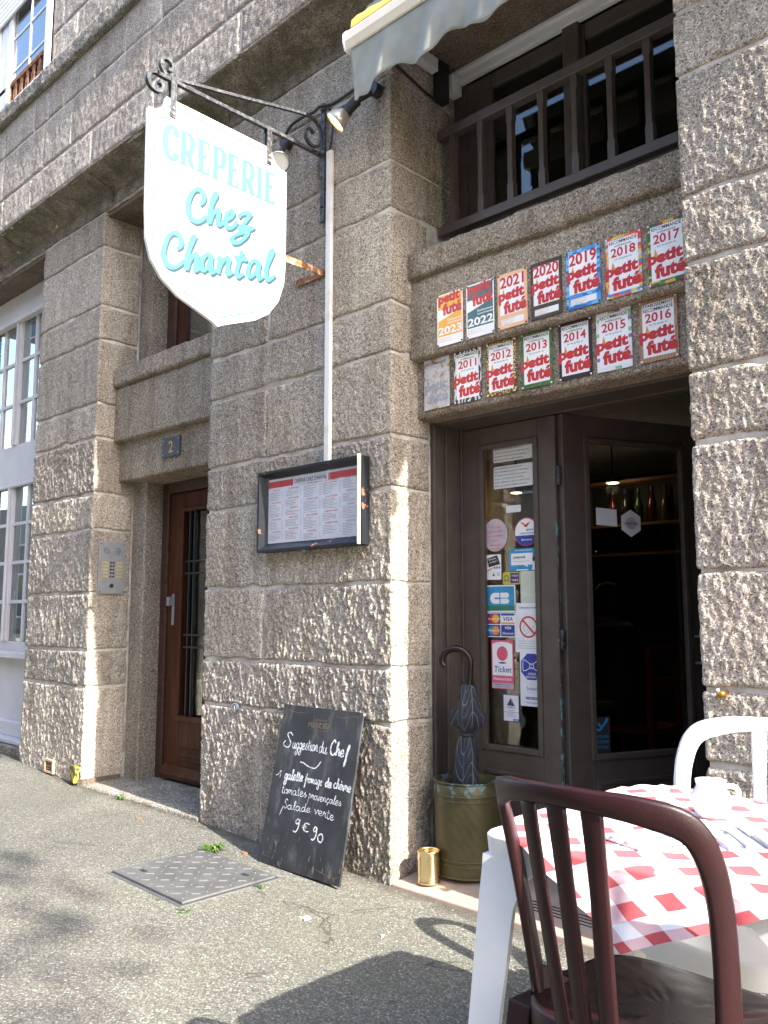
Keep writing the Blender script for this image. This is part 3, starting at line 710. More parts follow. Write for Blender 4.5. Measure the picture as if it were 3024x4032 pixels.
MB().box(-2.345, -1.815, 0.482, 0.486, 0.49, 1.85).build('pane', GLASS, door)
for x in (-2.30, -2.245, -2.10, -1.96, -1.87): MB().box(x - .007, x + .007, 0.462, 0.476, 0.49, 1.85).build('grille_bar', BLACK, door)
for z in (0.93, 1.01, 1.42, 1.50): MB().box(-2.345, -1.815, 0.459, 0.472, z, z + 0.012).build('grille_bar', BLACK, door)
m = MB(); m.box(-2.472, -2.448, 0.448, 0.456, 1.08, 1.29); m.box(-2.482, -2.452, 0.412, 0.449, 1.21, 1.27); m.build('lock_plate', STEEL, door, bevel=0.002)
# window over number two
m = MB(); m.box(-2.612, -2.50, 0.43, 0.50, 2.88, 3.95); m.box(-1.70, -1.585, 0.43, 0.50, 2.88, 3.95); m.box(-2.50, -1.70, 0.43, 0.50, 3.85, 3.95); m.box(-2.5, -1.7, 0.43, 0.5, 2.88, 2.93)
w2 = m.build('window', DARKWOOD, B, bevel=0.005)
m = MB(); m.box(-2.50, -2.40, 0.45, 0.49, 2.93, 3.85); m.box(-2.40, -1.70, 0.45, 0.49, 2.93, 2.99); m.build('sash', OAK, w2, bevel=0.005)
MB().box(-2.40, -1.70, 0.468, 0.472, 2.99, 3.85).build('pane', GLASS, w2)

# ================================================================ LEFT SHOP FRONT
m = MB(); Y0, Y1 = 0.25, 0.33
m.box(-5.9, -3.715, Y0, Y1, 2.24, 2.60)
shop = m.build('shop_window', LILAC, B, bevel=0.006)
MB().box(-5.9, -3.715, Y0 + .005, Y1, 0.80, 0.93).build('bottom_rail', LILAC, shop, bevel=0.006)
MB().box(-5.9, -3.715, Y0 - .02, Y1, 3.72, 3.955).build('top_rail', LILAC, shop, bevel=0.006)
MB().box(-5.9, -3.715, Y0 + .012, Y1, 0.14, 0.80).build('apron_panel', LILAC, shop, bevel=0.006)
for q in ((0.17, 0.80, 0.85), (0.20, 3.69, 3.73), (0.22, 2.225, 2.255)): MB().box(-5.9, -3.715, q[0], 0.26, q[1], q[2]).build('ledge', LILAC, shop, bevel=0.008)
MB().box(-5.9, -3.715, 0.10, 0.262, 0.16, 0.19).build('ledge', LILAC, shop, bevel=0.006); MB().box(-5.9, -3.715, 0.19, 0.262, 0.191, 0.30).build('plinth_board', LILAC, shop, bevel=0.006)
MB().box(-5.9, -3.71, 0.06, 0.30, -0.05, 0.155).build('shop_plinth', G_SILL, B, bevel=0.008)
for zb, zt, rows in ((0.93, 2.24, 4), (2.60, 3.72, 3)):
    for c0 in (-4.70, -5.34, -4.06):
        m = MB(); m.box(c0 - 0.045, c0 + 0.045, Y0 - 0.012, Y1, zb, zt); m.box(c0 - .012, c0 + .012, Y0 - .03, Y0 - .012, zb, zt)
        m.build('stile', LILAC, shop, bevel=0.004)
    for c0 in (-5.02, -4.38, -3.80):
        MB().box(c0 - 0.016, c0 + 0.016, Y0 + 0.002, Y0 + 0.035, zb, zt).build('glazing_bar', LILAC, shop, bevel=0.003)
    for k in range(1, rows):
        z = zb + (zt - zb) * k / rows
        MB().box(-5.9, -3.715, Y0 + 0.004, Y0 + 0.033, z - 0.014, z + 0.014).build('glazing_bar', LILAC, shop, bevel=0.003)
    for a, b in ((-5.295, -5.02), (-5.02, -4.745), (-4.655, -4.38), (-4.38, -4.105), (-4.015, -3.72)):
        for k in range(rows):
            z0 = zb + (zt - zb) * k / rows; z1 = zb + (zt - zb) * (k + 1) / rows
            MB().box(a, b, Y0 + 0.018, Y0 + 0.021, z0, z1).build('pane', GLASS, shop)
m = MB(); n = 60
for k in range(n):                                                   # net curtain behind the panes
    x = -5.9 + 2.18 * k / (n - 1); m.v += [(x, 0.40 + 0.012 * math.sin(k * 1.7), 0.95), (x, 0.40 + 0.012 * math.sin(k * 1.7), 2.1)]
m.f = [(2 * k, 2 * k + 2, 2 * k + 3, 2 * k + 1) for k in range(n - 1)]; m.mi = [0] * (n - 1)
m.build('net_curtain', paint('net_curtain_cloth', (0.12, 0.125, 0.12), 0.9), shop, smooth=True)

# ================================================================ UPPER WINDOW
def ub(x0, x1, y0, y1, z0, z1): return MB().box(kx(x0), kx(x1), y0 - 0.08, y1 - 0.08, kz(z0), kz(z1))
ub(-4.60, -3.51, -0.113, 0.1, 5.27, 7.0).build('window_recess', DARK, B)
yf = -0.128
uw = ub(-4.53, -3.55, yf - .02, yf, 5.29, 5.36).build('upper_window', PVC, B, bevel=0.004)
for q in ((-4.60, -4.53, yf - .05), (-3.55, -3.49, yf - .03)): ub(q[0], q[1], q[2], yf, 5.285, 6.6).build('frame_post', PVC, uw, bevel=0.004)
for q in ((-4.50, -4.44, .03), (-4.42, -4.30, .022), (-4.27, -4.20, .03)): ub(q[0], q[1], yf - q[2], yf - .001, 5.36, 6.6).build('sash_post', PVC, uw, bevel=0.006)
ub(-4.20, -3.55, yf - .005, yf - .002, 5.36, 6.6).build('pane', GLASS, uw)
ub(-3.885, -3.865, yf - .010, yf - .005, 5.36, 6.6).build('glazing_bar', PVC, uw)
for z in (5.62, 5.92, 6.2): ub(-4.20, -3.55, yf - .0105, yf - .0055, z, z + .016).build('glazing_bar', PVC, uw)
for k in range(9): ub(-4.53, -3.55, yf - .052, yf - .035, 6.12 + k * 0.045, 6.158 + k * 0.045).build('shutter_slat', PVC, uw, bevel=0.004)
rr = ub(-5.2, -3.50, -0.150, -0.130, 5.50, 5.535).build('balcony_rail', RUST2, B)
for k in range(15): ub(-5.12 + k * 0.112, -5.085 + k * 0.112, -0.147, -0.135, 5.27, 5.50).build('baluster', RUST2, rr)

# ================================================================ INSIDES
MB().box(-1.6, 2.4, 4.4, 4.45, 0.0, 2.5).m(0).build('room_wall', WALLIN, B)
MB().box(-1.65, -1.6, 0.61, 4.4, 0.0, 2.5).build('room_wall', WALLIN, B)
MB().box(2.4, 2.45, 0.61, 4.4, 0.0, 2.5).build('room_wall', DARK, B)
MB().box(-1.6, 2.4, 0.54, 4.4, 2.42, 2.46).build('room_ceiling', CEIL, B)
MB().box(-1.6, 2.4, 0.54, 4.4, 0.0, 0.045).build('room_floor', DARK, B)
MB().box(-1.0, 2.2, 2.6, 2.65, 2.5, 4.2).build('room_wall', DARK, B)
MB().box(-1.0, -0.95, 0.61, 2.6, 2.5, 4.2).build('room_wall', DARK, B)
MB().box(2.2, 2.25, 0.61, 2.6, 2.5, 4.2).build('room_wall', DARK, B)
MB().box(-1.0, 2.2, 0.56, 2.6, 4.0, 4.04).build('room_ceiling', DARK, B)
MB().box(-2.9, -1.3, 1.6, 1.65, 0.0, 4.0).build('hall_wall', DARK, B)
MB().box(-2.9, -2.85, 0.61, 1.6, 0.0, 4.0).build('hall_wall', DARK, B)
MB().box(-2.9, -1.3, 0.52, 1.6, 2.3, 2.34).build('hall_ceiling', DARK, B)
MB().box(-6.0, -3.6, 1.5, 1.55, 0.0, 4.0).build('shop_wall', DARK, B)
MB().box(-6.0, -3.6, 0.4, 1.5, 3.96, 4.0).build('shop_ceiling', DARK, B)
# ================================================================ HANGING SIGN AND BRACKET
XS = -0.455
sg = root('hanging_sign', 'white shield shaped hanging sign with turquoise lettering, on a scrolled iron bracket', 'sign', (XS, -0.64, 2.42))
out = [(-1.02, 3.284), (-0.992, 3.287), (-0.962, 3.302), (-0.942, 3.332), (-0.934, 3.368), (-0.36, 3.368), (-0.352, 3.335), (-0.332, 3.305), (-0.302, 3.288), (-0.266, 3.284),
       (-0.264, 3.0), (-0.264, 2.806), (-0.272, 2.715), (-0.304, 2.622), (-0.36, 2.548), (-0.439, 2.497), (-0.542, 2.458), (-0.61, 2.432), (-0.642, 2.416), (-0.672, 2.434), (-0.745, 2.462), (-0.85, 2.500), (-0.93, 2.556), (-0.983, 2.624), (-1.008, 2.705), (-1.015, 2.85), (-1.018, 3.085)]
MB().prism(out, lambda a, b: (XS + 0.009, a, b), lambda a, b: (XS - 0.009, a, b)).build('board', SIGN, sg)
cx, cz = -0.641, 2.92
def inset(p, d):
    return (cx + (p[0] - cx) * (1 - d / 0.38), cz + (p[1] - cz) * (1 - d / 0.45))
bl = [inset(p, 0.034) for p in out]
SF = lambda a, b, h=0.0: (XS + 0.0095 + h, a, b)
m = MB(); ribbon(m, bl + [bl[0]], 0.0075, lambda a, b, h: SF(a, b, 0.0006), k=2, lift=0); m.build('border_line', AQUA, sg)
STR = {'C1': [(-0.755, 2.942), (-0.739, 2.962), (-0.735, 2.989), (-0.748, 3.01), (-0.772, 3.007), (-0.797, 2.979), (-0.813, 2.935), (-0.813, 2.897), (-0.8, 2.869), (-0.775, 2.86), (-0.746, 2.871), (-0.718, 2.905)],
'h1': [(-0.708, 2.917), (-0.688, 2.976), (-0.67, 3.018), (-0.676, 3.023), (-0.689, 2.989), (-0.699, 2.929), (-0.703, 2.876), (-0.69, 2.915), (-0.668, 2.947), (-0.652, 2.95), (-0.655, 2.923), (-0.659, 2.891), (-0.642, 2.891), (-0.62, 2.918)],
'e1': [(-0.619, 2.919), (-0.59, 2.94), (-0.576, 2.966), (-0.588, 2.973), (-0.608, 2.953), (-0.617, 2.915), (-0.604, 2.891), (-0.578, 2.9), (-0.549, 2.939)],
'z1': [(-0.547, 2.957), (-0.522, 2.984), (-0.48, 2.997), (-0.508, 2.949), (-0.541, 2.904), (-0.512, 2.919), (-0.47, 2.935)],
'z2': [(-0.486, 2.932), (-0.496, 2.89), (-0.531, 2.847), (-0.567, 2.831), (-0.579, 2.845), (-0.553, 2.874), (-0.501, 2.906), (-0.451, 2.944)],
'C2': [(-0.865, 2.702), (-0.845, 2.723), (-0.845, 2.752), (-0.86, 2.772), (-0.885, 2.767), (-0.909, 2.739), (-0.924, 2.693), (-0.926, 2.656), (-0.913, 2.627), (-0.886, 2.617), (-0.855, 2.631), (-0.824, 2.667)],
'h2': [(-0.817, 2.678), (-0.796, 2.739), (-0.777, 2.785), (-0.783, 2.785), (-0.796, 2.751), (-0.808, 2.689), (-0.813, 2.628), (-0.799, 2.671), (-0.776, 2.706), (-0.761, 2.706), (-0.764, 2.674), (-0.767, 2.639), (-0.74, 2.658)],
'a2': [(-0.689, 2.729), (-0.713, 2.726), (-0.734, 2.694), (-0.737, 2.661), (-0.72, 2.653), (-0.699, 2.685), (-0.684, 2.733), (-0.69, 2.688), (-0.682, 2.654), (-0.656, 2.673)],
'n2': [(-0.657, 2.718), (-0.642, 2.735), (-0.645, 2.698), (-0.652, 2.66), (-0.637, 2.704), (-0.61, 2.743), (-0.594, 2.739), (-0.599, 2.703), (-0.598, 2.671), (-0.568, 2.691)],
't2': [(-0.518, 2.809), (-0.534, 2.754), (-0.55, 2.696), (-0.537, 2.678), (-0.507, 2.703)], 'tc': [(-0.562, 2.76), (-0.529, 2.765), (-0.488, 2.774)],
'a3': [(-0.428, 2.778), (-0.454, 2.779), (-0.479, 2.747), (-0.486, 2.709), (-0.469, 2.697), (-0.442, 2.729), (-0.419, 2.784), (-0.427, 2.738), (-0.422, 2.702), (-0.396, 2.72)],
'l2': [(-0.393, 2.735), (-0.365, 2.802), (-0.343, 2.856), (-0.352, 2.861), (-0.365, 2.829), (-0.378, 2.771), (-0.379, 2.721), (-0.36, 2.715), (-0.327, 2.748)]}
ms, ml = MB(), MB()
for i, p in enumerate(STR.values()):
    ribbon(ms, [(a + 0.008, b - 0.010) for a, b in p], 0.030, lambda a, b, h, i=i: SF(a, b, 0.0002 + i * 2e-5 + h * 0.02), ang=0.75, thin=0.5)
    ribbon(ml, p, 0.030, lambda a, b, h, i=i: SF(a, b, 0.0012 + i * 3e-5 + h * 0.02), ang=0.75, thin=0.5)
ms.build('lettering_shadow', NAVY, sg); ml.build('script_lettering', AQUA, sg)
m = MB(); zb, zc = 3.090, 3.250; zm = (zb + zc) / 2 + 0.004
_k = [0]
def bar(a0, a1, b0, b1):
    _k[0] += 1; h = 0.0003 + 0.00002 * _k[0]
    m.quad(SF(a0, b0, h), SF(a1, b0, h), SF(a1, b1, h), SF(a0, b1, h))
def rb(p, w):
    _k[0] += 1; h0 = 0.0003 + 0.00002 * _k[0]; ribbon(m, p, w, lambda a, b, h: SF(a, b, h0), ang=0.0, thin=0.48, lift=0)
def stem(a, w=0.029): bar(a, a + w, zb, zc); bar(a - 0.007, a + w + 0.007, zb, zb + 0.010); bar(a - 0.007, a + w + 0.007, zc - 0.010, zc)
def lE(a): stem(a); bar(a, a + .060, zb, zb + .014); bar(a, a + .057, zc - .014, zc); bar(a, a + .046, zm - .007, zm + .008); bar(a + .049, a + .060, zb, zb + .042); bar(a + .047, a + .057, zc - .040, zc); bar(a + .037, a + .046, zm - .020, zm + .021)
def lP(a): stem(a); rb([(a + .018, zc - .005), (a + .04, zc - .006), (a + .058, zc - .022), (a + .060, zc - .045), (a + .052, zm - .006), (a + .034, zm - .016), (a + .018, zm - .016)], 0.028)
def lR(a): lP(a); rb([(a + .028, zm - .012), (a + .045, zm - .035), (a + .056, zb + .02), (a + .070, zb + .004)], 0.030)
def lC(a): rb([(a + .068, zc - .045), (a + .062, zc - .02), (a + .045, zc - .006), (a + .024, zc - .020), (a + .012, zm + .02), (a + .010, zm - .015), (a + .020, zb + .03), (a + .042, zb + .006), (a + .060, zb + .016), (a + .070, zb + .042)], 0.032); bar(a + .064, a + .071, zc - .05, zc)
lC(-0.945); lR(-0.858); lE(-0.768); lP(-0.690); lE(-0.608); lR(-0.530); stem(-0.442); lE(-0.396)
m.build('capital_lettering', AQUA2, sg)
for a in (-0.903, -0.376):
    m = MB(); m.box(XS + 0.010, XS + 0.016, a - 0.014, a + 0.014, 3.285, 3.46); m.box(XS - 0.016, XS - 0.010, a - 0.014, a + 0.014, 3.285, 3.46)
    st = m.build('hanger_strap', IRON, sg)
    for z in (3.30, 3.325): MB().tube([(XS + 0.015, a, z), (XS + 0.020, a, z)], 0.006, 8).build('bolt', STEEL, st)

bk = root('sign_bracket', 'black wrought iron wall bracket with scrolls that carries the hanging sign', 'bracket', (XS, 0, 3.12))
MB().box(XS - 0.014, XS + 0.014, -0.026, -0.012, 3.12, 3.76).build('wall_bar', IRON, bk, bevel=0.002)
for z in (3.2, 3.36, 3.66): MB().tube([(XS, -0.024, z), (XS, -0.034, z)], 0.007, 8).build('bolt', IRON, bk)
def flatbar(path, w=0.014, t=0.010):
    m = MB(); p = smooth_path(path, 5)
    for i in range(len(p) - 1):
        pass
    d = np.gradient(p, axis=0); d /= np.hypot(d[:, 0], d[:, 1])[:, None]; nn = np.stack([-d[:, 1], d[:, 0]], 1) * t / 2
    vs = []
    for q, n in zip(p, nn):
        vs += [(XS - w / 2, q[0] + n[0], q[1] + n[1]), (XS + w / 2, q[0] + n[0], q[1] + n[1]), (XS + w / 2, q[0] - n[0], q[1] - n[1]), (XS - w / 2, q[0] - n[0], q[1] - n[1])]
    k = len(p); f = [(4 * i + a, 4 * i + (a + 1) % 4, 4 * i + 4 + (a + 1) % 4, 4 * i + 4 + a) for i in range(k - 1) for a in range(4)] + [(0, 3, 2, 1), (4 * k - 4, 4 * k - 3, 4 * k - 2, 4 * k - 1)]
    m.add(vs, f); return m
flatbar([(-0.02, 3.474), (-0.45, 3.467), (-0.93, 3.458), (-0.975, 3.462), (-1.012, 3.448), (-1.022, 3.415), (-1.005, 3.385), (-0.972, 3.380), (-0.952, 3.400), (-0.958, 3.420), (-0.972, 3.422)], 0.020, 0.016).build('arm', IRON, bk)
flatbar([(-0.94, 3.470), (-0.962, 3.505), (-0.955, 3.538), (-0.928, 3.546), (-0.906, 3.526), (-0.912, 3.502), (-0.928, 3.500)], 0.019, 0.014).build('scroll', IRON, bk)
flatbar([(-0.92, 3.466), (-0.60, 3.540), (-0.30, 3.612), (-0.14, 3.648), (-0.08, 3.644), (-0.038, 3.60), (-0.034, 3.55), (-0.055, 3.512), (-0.10, 3.502), (-0.135, 3.525), (-0.135, 3.565), (-0.108, 3.585), (-0.085, 3.566)], 0.015, 0.013).build('stay', IRON, bk)
bz = root('rusty_brace', 'rusty angle iron steadying the sign against the stone pier', 'bracket', (XS, 0, 2.86))
m = MB(); m.box(XS - 0.003, XS + 0.003, -0.275, -0.004, 2.838, 2.872); m.build('arm', RUST, bz)
MB().box(-0.66, XS + 0.002, -0.014, -0.008, 2.838, 2.872).build('foot', RUST, bz)

# ================================================================ TRUNKING, LAMPS, CABLES
m = MB(); m.box(-0.430, -0.392, -0.022, 0.0, 1.885, 3.488)
tag(m.build('cable_trunking', TRUNK, bevel=0.004, loc=(-0.41, 0, 1.885)), 'vertical white plastic cable duct above the menu case', 'cable duct')
def path_tube(name, pts, r, mat, label, cat):
    p = smooth_path(pts, 6); m = MB(); m.tube(p, r, 6); return tag(m.build(name, mat, smooth=True, loc=tuple(p[0])), label, cat)
path_tube('lamp_cable', [(-0.10, -0.03, 3.74), (-0.25, -0.02, 3.735), (-0.38, -0.025, 3.725), (-0.455, -0.045, 3.733), (-0.53, -0.02, 3.748), (-0.62, -0.022, 3.755), (-0.70, -0.03, 3.74), (-0.74, -0.035, 3.70)], 0.0085, BLACK, 'black cable sagging along the pier between the two lamps', 'cable')
path_tube('duct_cable', [(-0.405, -0.02, 3.71), (-0.382, -0.022, 3.62), (-0.392, -0.018, 3.55), (-0.41, -0.016, 3.485)], 0.005, BLACK, 'thin black wire dropping into the top of the white duct', 'cable')
def spot(a, b, base, label, lit):
    a, b = Vector(a), Vector(b); d = (b - a).normalized()
    t = root('spot_lamp', label, 'lamp', base)
    m = MB(); x = d.orthogonal().normalized(); y = d.cross(x); n = 20
    prof = [(0.0, 0.052), (0.004, 0.055), (0.03, 0.047), (0.06, 0.034), (0.075, 0.026)]
    vs = [a + d * s + (x * math.cos(2 * math.pi * k / n) + y * math.sin(2 * math.pi * k / n)) * r for s, r in prof for k in range(n)]
    m.add(vs, [(i * n + k, i * n + (k + 1) % n, (i + 1) * n + (k + 1) % n, (i + 1) * n + k) for i in range(len(prof) - 1) for k in range(n)])
    m.build('reflector', paint('lamp_shell' + lit, (0.50, 0.46, 0.40), 0.3, metal=0.5), t, smooth=True)
    m = MB(); m.add([a + d * 0.008 + (x * math.cos(2 * math.pi * k / n) + y * math.sin(2 * math.pi * k / n)) * 0.049 for k in range(n)], [tuple(range(n))]); m.build('lens', LAMP if lit else WHITE, t)
    m = MB(); m.tube([a + d * 0.068, a + d * 0.085, a + d * 0.088, a + d * 0.15], [0.031, 0.031, 0.026, 0.026], 14); m.build('socket', BLACK, t, smooth=False)
    m = MB(); m.tube([a + d * 0.14, Vector(base) + Vector((0, -0.02, 0))], 0.013, 10); m.tube([Vector(base) + Vector((0, -0.045, 0)), Vector(base)], 0.033, 14); m.build('wall_mount', BLACK, t)
spot((-0.205, -0.17, 3.485), (-0.11, -0.10, 3.60), (-0.075, -0.005, 3.66), 'lit silver spot lamp on the pier, beside the awning valance', 'lit')
spot((-0.56, -0.22, 3.40), (-0.66, -0.14, 3.52), (-0.74, -0.005, 3.66), 'dark spot lamp half hidden behind the hanging sign', '')
for (y0, y1, z0, z1, d, mt, lb) in ((0.15, 0.30, 3.86, 3.93, 0.05, PVC, 'white junction box tucked under the awning on the pier side'), (0.40, 0.475, 3.80, 3.90, 0.06, PVC, 'small white box beside the upper window frame'), (0.31, 0.38, 3.72, 3.93, 0.055, BLACK, 'black sensor box between two white boxes by the upper window')):
    m = MB(); m.box(0.004, d, y0, y1, z0, z1); tag(m.build('junction_box', mt, bevel=0.006, loc=(0.004, y0, z0)), lb, 'box')
path_tube('loose_wire', [(0.01, 0.02, 3.78), (0.012, 0.12, 3.76), (0.012, 0.26, 3.735), (0.02, 0.36, 3.73), (0.03, 0.37, 3.78)], 0.007, BLACK, 'dark loose wire running round the pier corner to the boxes', 'cable')

# ================================================================ AWNING
aw = root('awning', 'nearly closed awning with cream bar and grey scalloped valance above the doorway', 'awning', (0, -0.24, 3.75))
XA, XB = -0.055, 3.0; ya = -0.245
bar_p = [(0.0, 0.0), (-0.012, 0.035), (-0.012, 0.075), (0.006, 0.098), (0.05, 0.10), (0.06, 0.05), (0.05, 0.0)]
MB().prism(bar_p, lambda a, b: (XA, ya + a, 3.745 + b), lambda a, b: (XB, ya + a, 3.745 + b)).build('front_bar', BARP, aw)
MB().prism([(a * 1.12 - .002, b * 1.05 - 0.003) for a, b in bar_p], lambda a, b: (XA - 0.006, ya + a, 3.745 + b), lambda a, b: (XA + 0.002, ya + a, 3.745 + b)).build('end_cap', PVC, aw)
m = MB(); n = 80
for k in range(n):
    x = XA + 0.03 + (XB - XA - 0.04) * k / (n - 1); zz = 0.006 * math.sin(k * 0.9) + 0.004 * math.sin(k * 2.3)
    m.v += [(x, ya + 0.002, 3.842), (x, ya + 0.008, 3.885 + zz), (x, ya + 0.06, 3.90 + zz), (x, -0.13, 4.02)]
m.f = [(4 * k + j, 4 * k + 4 + j, 4 * k + 5 + j, 4 * k + 1 + j) for k in range(n - 1) for j in range(3)]; m.mi = [0 if i % 3 < 2 else 1 for i in range(len(m.f))]
m.build('canopy', [LICHEN, CLOTH], aw, smooth=True)
m = MB(); n, q = 260, 14; lw = 0.24
for k in range(n):
    x = XA + 0.025 + (XB - XA - 0.03) * k / (n - 1); u = (x - 0.045) / 0.34
    bot = 3.528 - 0.028 * math.cos(2 * math.pi * u) - (0.02 if x < 0.0 else 0)
    for j in range(q):
        t = j / (q - 1); z = 3.748 + (bot - 3.748) * t
        m.v.append((x, ya + 0.012 + 0.012 * t * math.sin(x * 21 + 2 * t) + 0.008 * t * math.sin(x * 47 + 5 * t) + 0.016 * t * t, z))
m.f = [(k * q + j, k * q + q + j, k * q + q + j + 1, k * q + j + 1) for k in range(n - 1) for j in range(q - 1)]; m.mi = [0] * len(m.f)
m.build('valance', CLOTH, aw, smooth=True, solid=0.002)
for x in (XA + 0.09, 1.3, XB - 0.2): MB().obox((x, -0.11, 4.0), (x, -0.20, 3.80), 0.03, 0.03).build('folding_arm', BARP, aw)
MB().tube([(XA + 0.03, ya + .03, 3.75), (XA + 0.03, ya + .03, 3.64), (XA + 0.03, ya + .03, 3.66)], 0.008, 6).build('pull_hook', BLACK, aw)

# ================================================================ GUIDE PLAQUES
TOP = [(2023, .168, .3175, AMBER, 'C'), (2022, .338, .490, TEAL, 'C'), (2021, .509, .660, PEACH, 'B'), (2020, .679, .829, LEAFY, 'B'), (2019, .849, 1.002, BLUEP, 'B'), (2018, 1.026, 1.177, BRICKP, 'A'), (2017, 1.201, 1.353, JUNG, 'A')]
BOT = [(0, .048, .199, FADED, 'F'), (2011, .228, .380, ZEBRA, 'A'), (2012, .410, .566, LEOP, 'A'), (2013, .594, .747, GRASSP, 'A'), (2014, .778, .930, DARKP, 'A'), (2015, .951, 1.102, FLOW, 'A'), (2016, 1.134, 1.287, WAXP, 'A')]
PLB = {2023: 'orange guide plaque reading 2023 in the upper row', 2022: 'dark teal guide plaque reading 2022 in the upper row', 2021: 'peach bordered guide plaque reading 2021', 2020: 'guide plaque reading 2020 with black and gold leaf border', 2019: 'guide plaque reading 2019 with blue mosaic border', 2018: 'guide plaque reading 2018 with multicoloured block border', 2017: 'guide plaque reading 2017 with jungle leaf border, at the right pier', 0: 'faded rusty guide plaque at the left end of the lower row', 2011: 'guide plaque reading 2011 with zebra striped border', 2012: 'guide plaque reading 2012 with leopard spotted border', 2013: 'guide plaque reading 2013 with grass green border', 2014: 'guide plaque reading 2014 with plain dark brown border', 2015: 'guide plaque reading 2015 with purple flower border', 2016: 'guide plaque reading 2016 with brown and blue wave border'}
def futed(m, F, x0, w, zb, s=1.0, mi=0):
    m.m(mi)
    put_text(m, 'petit', x0 + 0.02 * w, x0 + 0.93 * w, zb + 0.060 * s, 0.044 * s, F(3), 0.055, rise=0.04)
    put_text(m, 'futé' , x0 + 0.20 * w, x0 + 1.0 * w, zb, 0.050 * s, F(3.6), 0.055, rise=0.04)
def plaque(yr, x0, x1, mt, typ, z0, z1, y):
    w = x1 - x0; t = root('guide_plaque', PLB[yr], 'plaque', ((x0 + x1) / 2, y, z0), 'guide plaques on the lintel')
    F = lambda lv: (lambda a, b: (a, y - 0.0002 * lv, b))
    MB().box(x0, x1, y, y + 0.003, z0, z1).build('plate', mt, t, bevel=0.001)
    m = MB(); mats = [REDP, BLK, WHITE, ORANGE, GREY, FADE2, AMBER]
    b = 0.0135
    if typ == 'A':
        m.m(2).quad(*[F(1)(a, c) for a, c in ((x0 + b, z0 + 0.018), (x1 - b, z0 + 0.018), (x1 - b, z1 - b), (x0 + b, z1 - b))])
        if yr == 2016:
            m.m(1); put_text(m, 'ÉTABLISSEMENT', x0 + .017, x1 - .017, z1 - .028, .0115, F(2), .02); put_text(m, 'RECOMMANDÉ', x0 + .017, x1 - .017, z1 - .046, .0135, F(2), .02); yz = z1 - .086
        else:
            m.m(1); put_text(m, 'RECOMMANDÉ', x0 + .017, x1 - .017, z1 - .030, .0135, F(2), .015); put_text(m, 'millésime', x0 + .040, x1 - .040, z1 - .043, .009, F(2), .01); yz = z1 - .081
        m.m(0); put_text(m, str(yr), x0 + .024, x1 - .024, yz, .034, F(2), .025)
        m.m(1); put_text(m, 'par les guides du', x0 + .040, x1 - .040, yz - .014, .006, F(2), .01)
        futed(m, F, x0 - .004, w, z0 + 0.030, 0.95); fz = z0 + 0.115
    elif typ == 'B':
        m.m(2).quad(*[F(1)(a, c) for a, c in ((x0 + b, z0 + 0.060), (x1 - b, z0 + 0.060), (x1 - b, z1 - 0.018), (x0 + b, z1 - 0.018))])
        m.m(0); put_text(m, str(yr), x0 + .014, x1 - .014, z1 - .062, .046, F(2), .03)
        futed(m, F, x0 + .002, w * 0.97, z0 + 0.066, 0.98); fz = z0 + 0.148
        m.m(2).quad(*[F(1)(a, c) for a, c in ((x0 + .018, z0 + .016), (x1 - .018, z0 + .016), (x1 - .018, z0 + .042), (x0 + .018, z0 + .042))])
        m.m(1); put_text(m, 'RETROUVEZ TOUT SUR', x0 + .021, x0 + .085, z0 + .035, .004, F(2)); m.m(3); put_text(m, 'petitfute.com', x0 + .021, x0 + .088, z0 + .025, .007, F(2)); m.m(1); put_text(m, 'ET SUIVEZ-NOUS', x0 + .021, x0 + .075, z0 + .018, .004, F(2))
    elif typ == 'C':
        c = 0.006
        m.m(2)
        for q in ((x0, x1, z0, z0 + .045), (x0, x0 + c, z0 + .045, z1), (x1 - c, x1, z0 + .045, z1), (x0 + c, x1 - c, z1 - c, z1), (x0 + c, x0 + .05, z0 + .135, z0 + .165)): m.quad(*[F(1)(a, d) for a, d in ((q[0], q[2]), (q[1], q[2]), (q[1], q[3]), (q[0], q[3]))])
        m.m(2).add([F(1.4)(a, d) for a, d in ((x0 + c, z0 + .118), (x1 - c, z0 + .155), (x1 - c, z0 + .172), (x0 + c, z0 + .172))], [(0, 1, 2, 3)])
        futed(m, F, x0 + .006, w * 0.92, z0 + 0.145, 0.95)
        m.m(2); put_text(m, 'Établissement', x0 + .062, x1 - .008, z0 + .112, .010, F(2), .01); put_text(m, 'recommandé', x0 + .062, x1 - .008, z0 + .098, .010, F(2), .01)
        put_text(m, str(yr), x0 + .008, x1 - .006, z0 + .054, .034, F(2), .03)
        m.m(6); put_text(m, 'petitfute.com', x0 + .010, x0 + .088, z0 + .020, .008, F(2)); m.m(4); put_text(m, 'RETROUVEZ TOUT SUR', x0 + .010, x0 + .080, z0 + .032, .004, F(2)); fz = None
    else:
        m.m(1); put_text(m, 'RECOMMANDÉ', x0 + .015, x1 - .02, z1 - .030, .0125, F(2), .01); m.m(5); put_text(m, 'millésime', x0 + .04, x1 - .04, z1 - .044, .008, F(2))
        futed(m, F, x0 + .002, w * 0.95, z0 + 0.030, 0.95, 5); fz = None
    if fz:
        m.m(3); s = x0 + 0.024
        m.add([F(2.5)(a, c) for a, c in ((s, fz - .006), (s + .010, fz - .010), (s + .016, fz + .002), (s + .012, fz + .014), (s + .007, fz + .030), (s + .003, fz + .012))], [tuple(range(6))])
    m.build('lettering', mats, t)
    m = MB()
    for a in (x0 + .006, x1 - .006):
        for c in (z0 + .006, z1 - .006): m.lathe([(0.0, 0)], (a, y, c), 3) if 0 else m.tube([(a, y + .001, c), (a, y - .003, c)], 0.0042, 8)
    so = m.build('screw_heads', PVC if typ in 'AF' else IRON, t); so['kind'] = 'stuff'
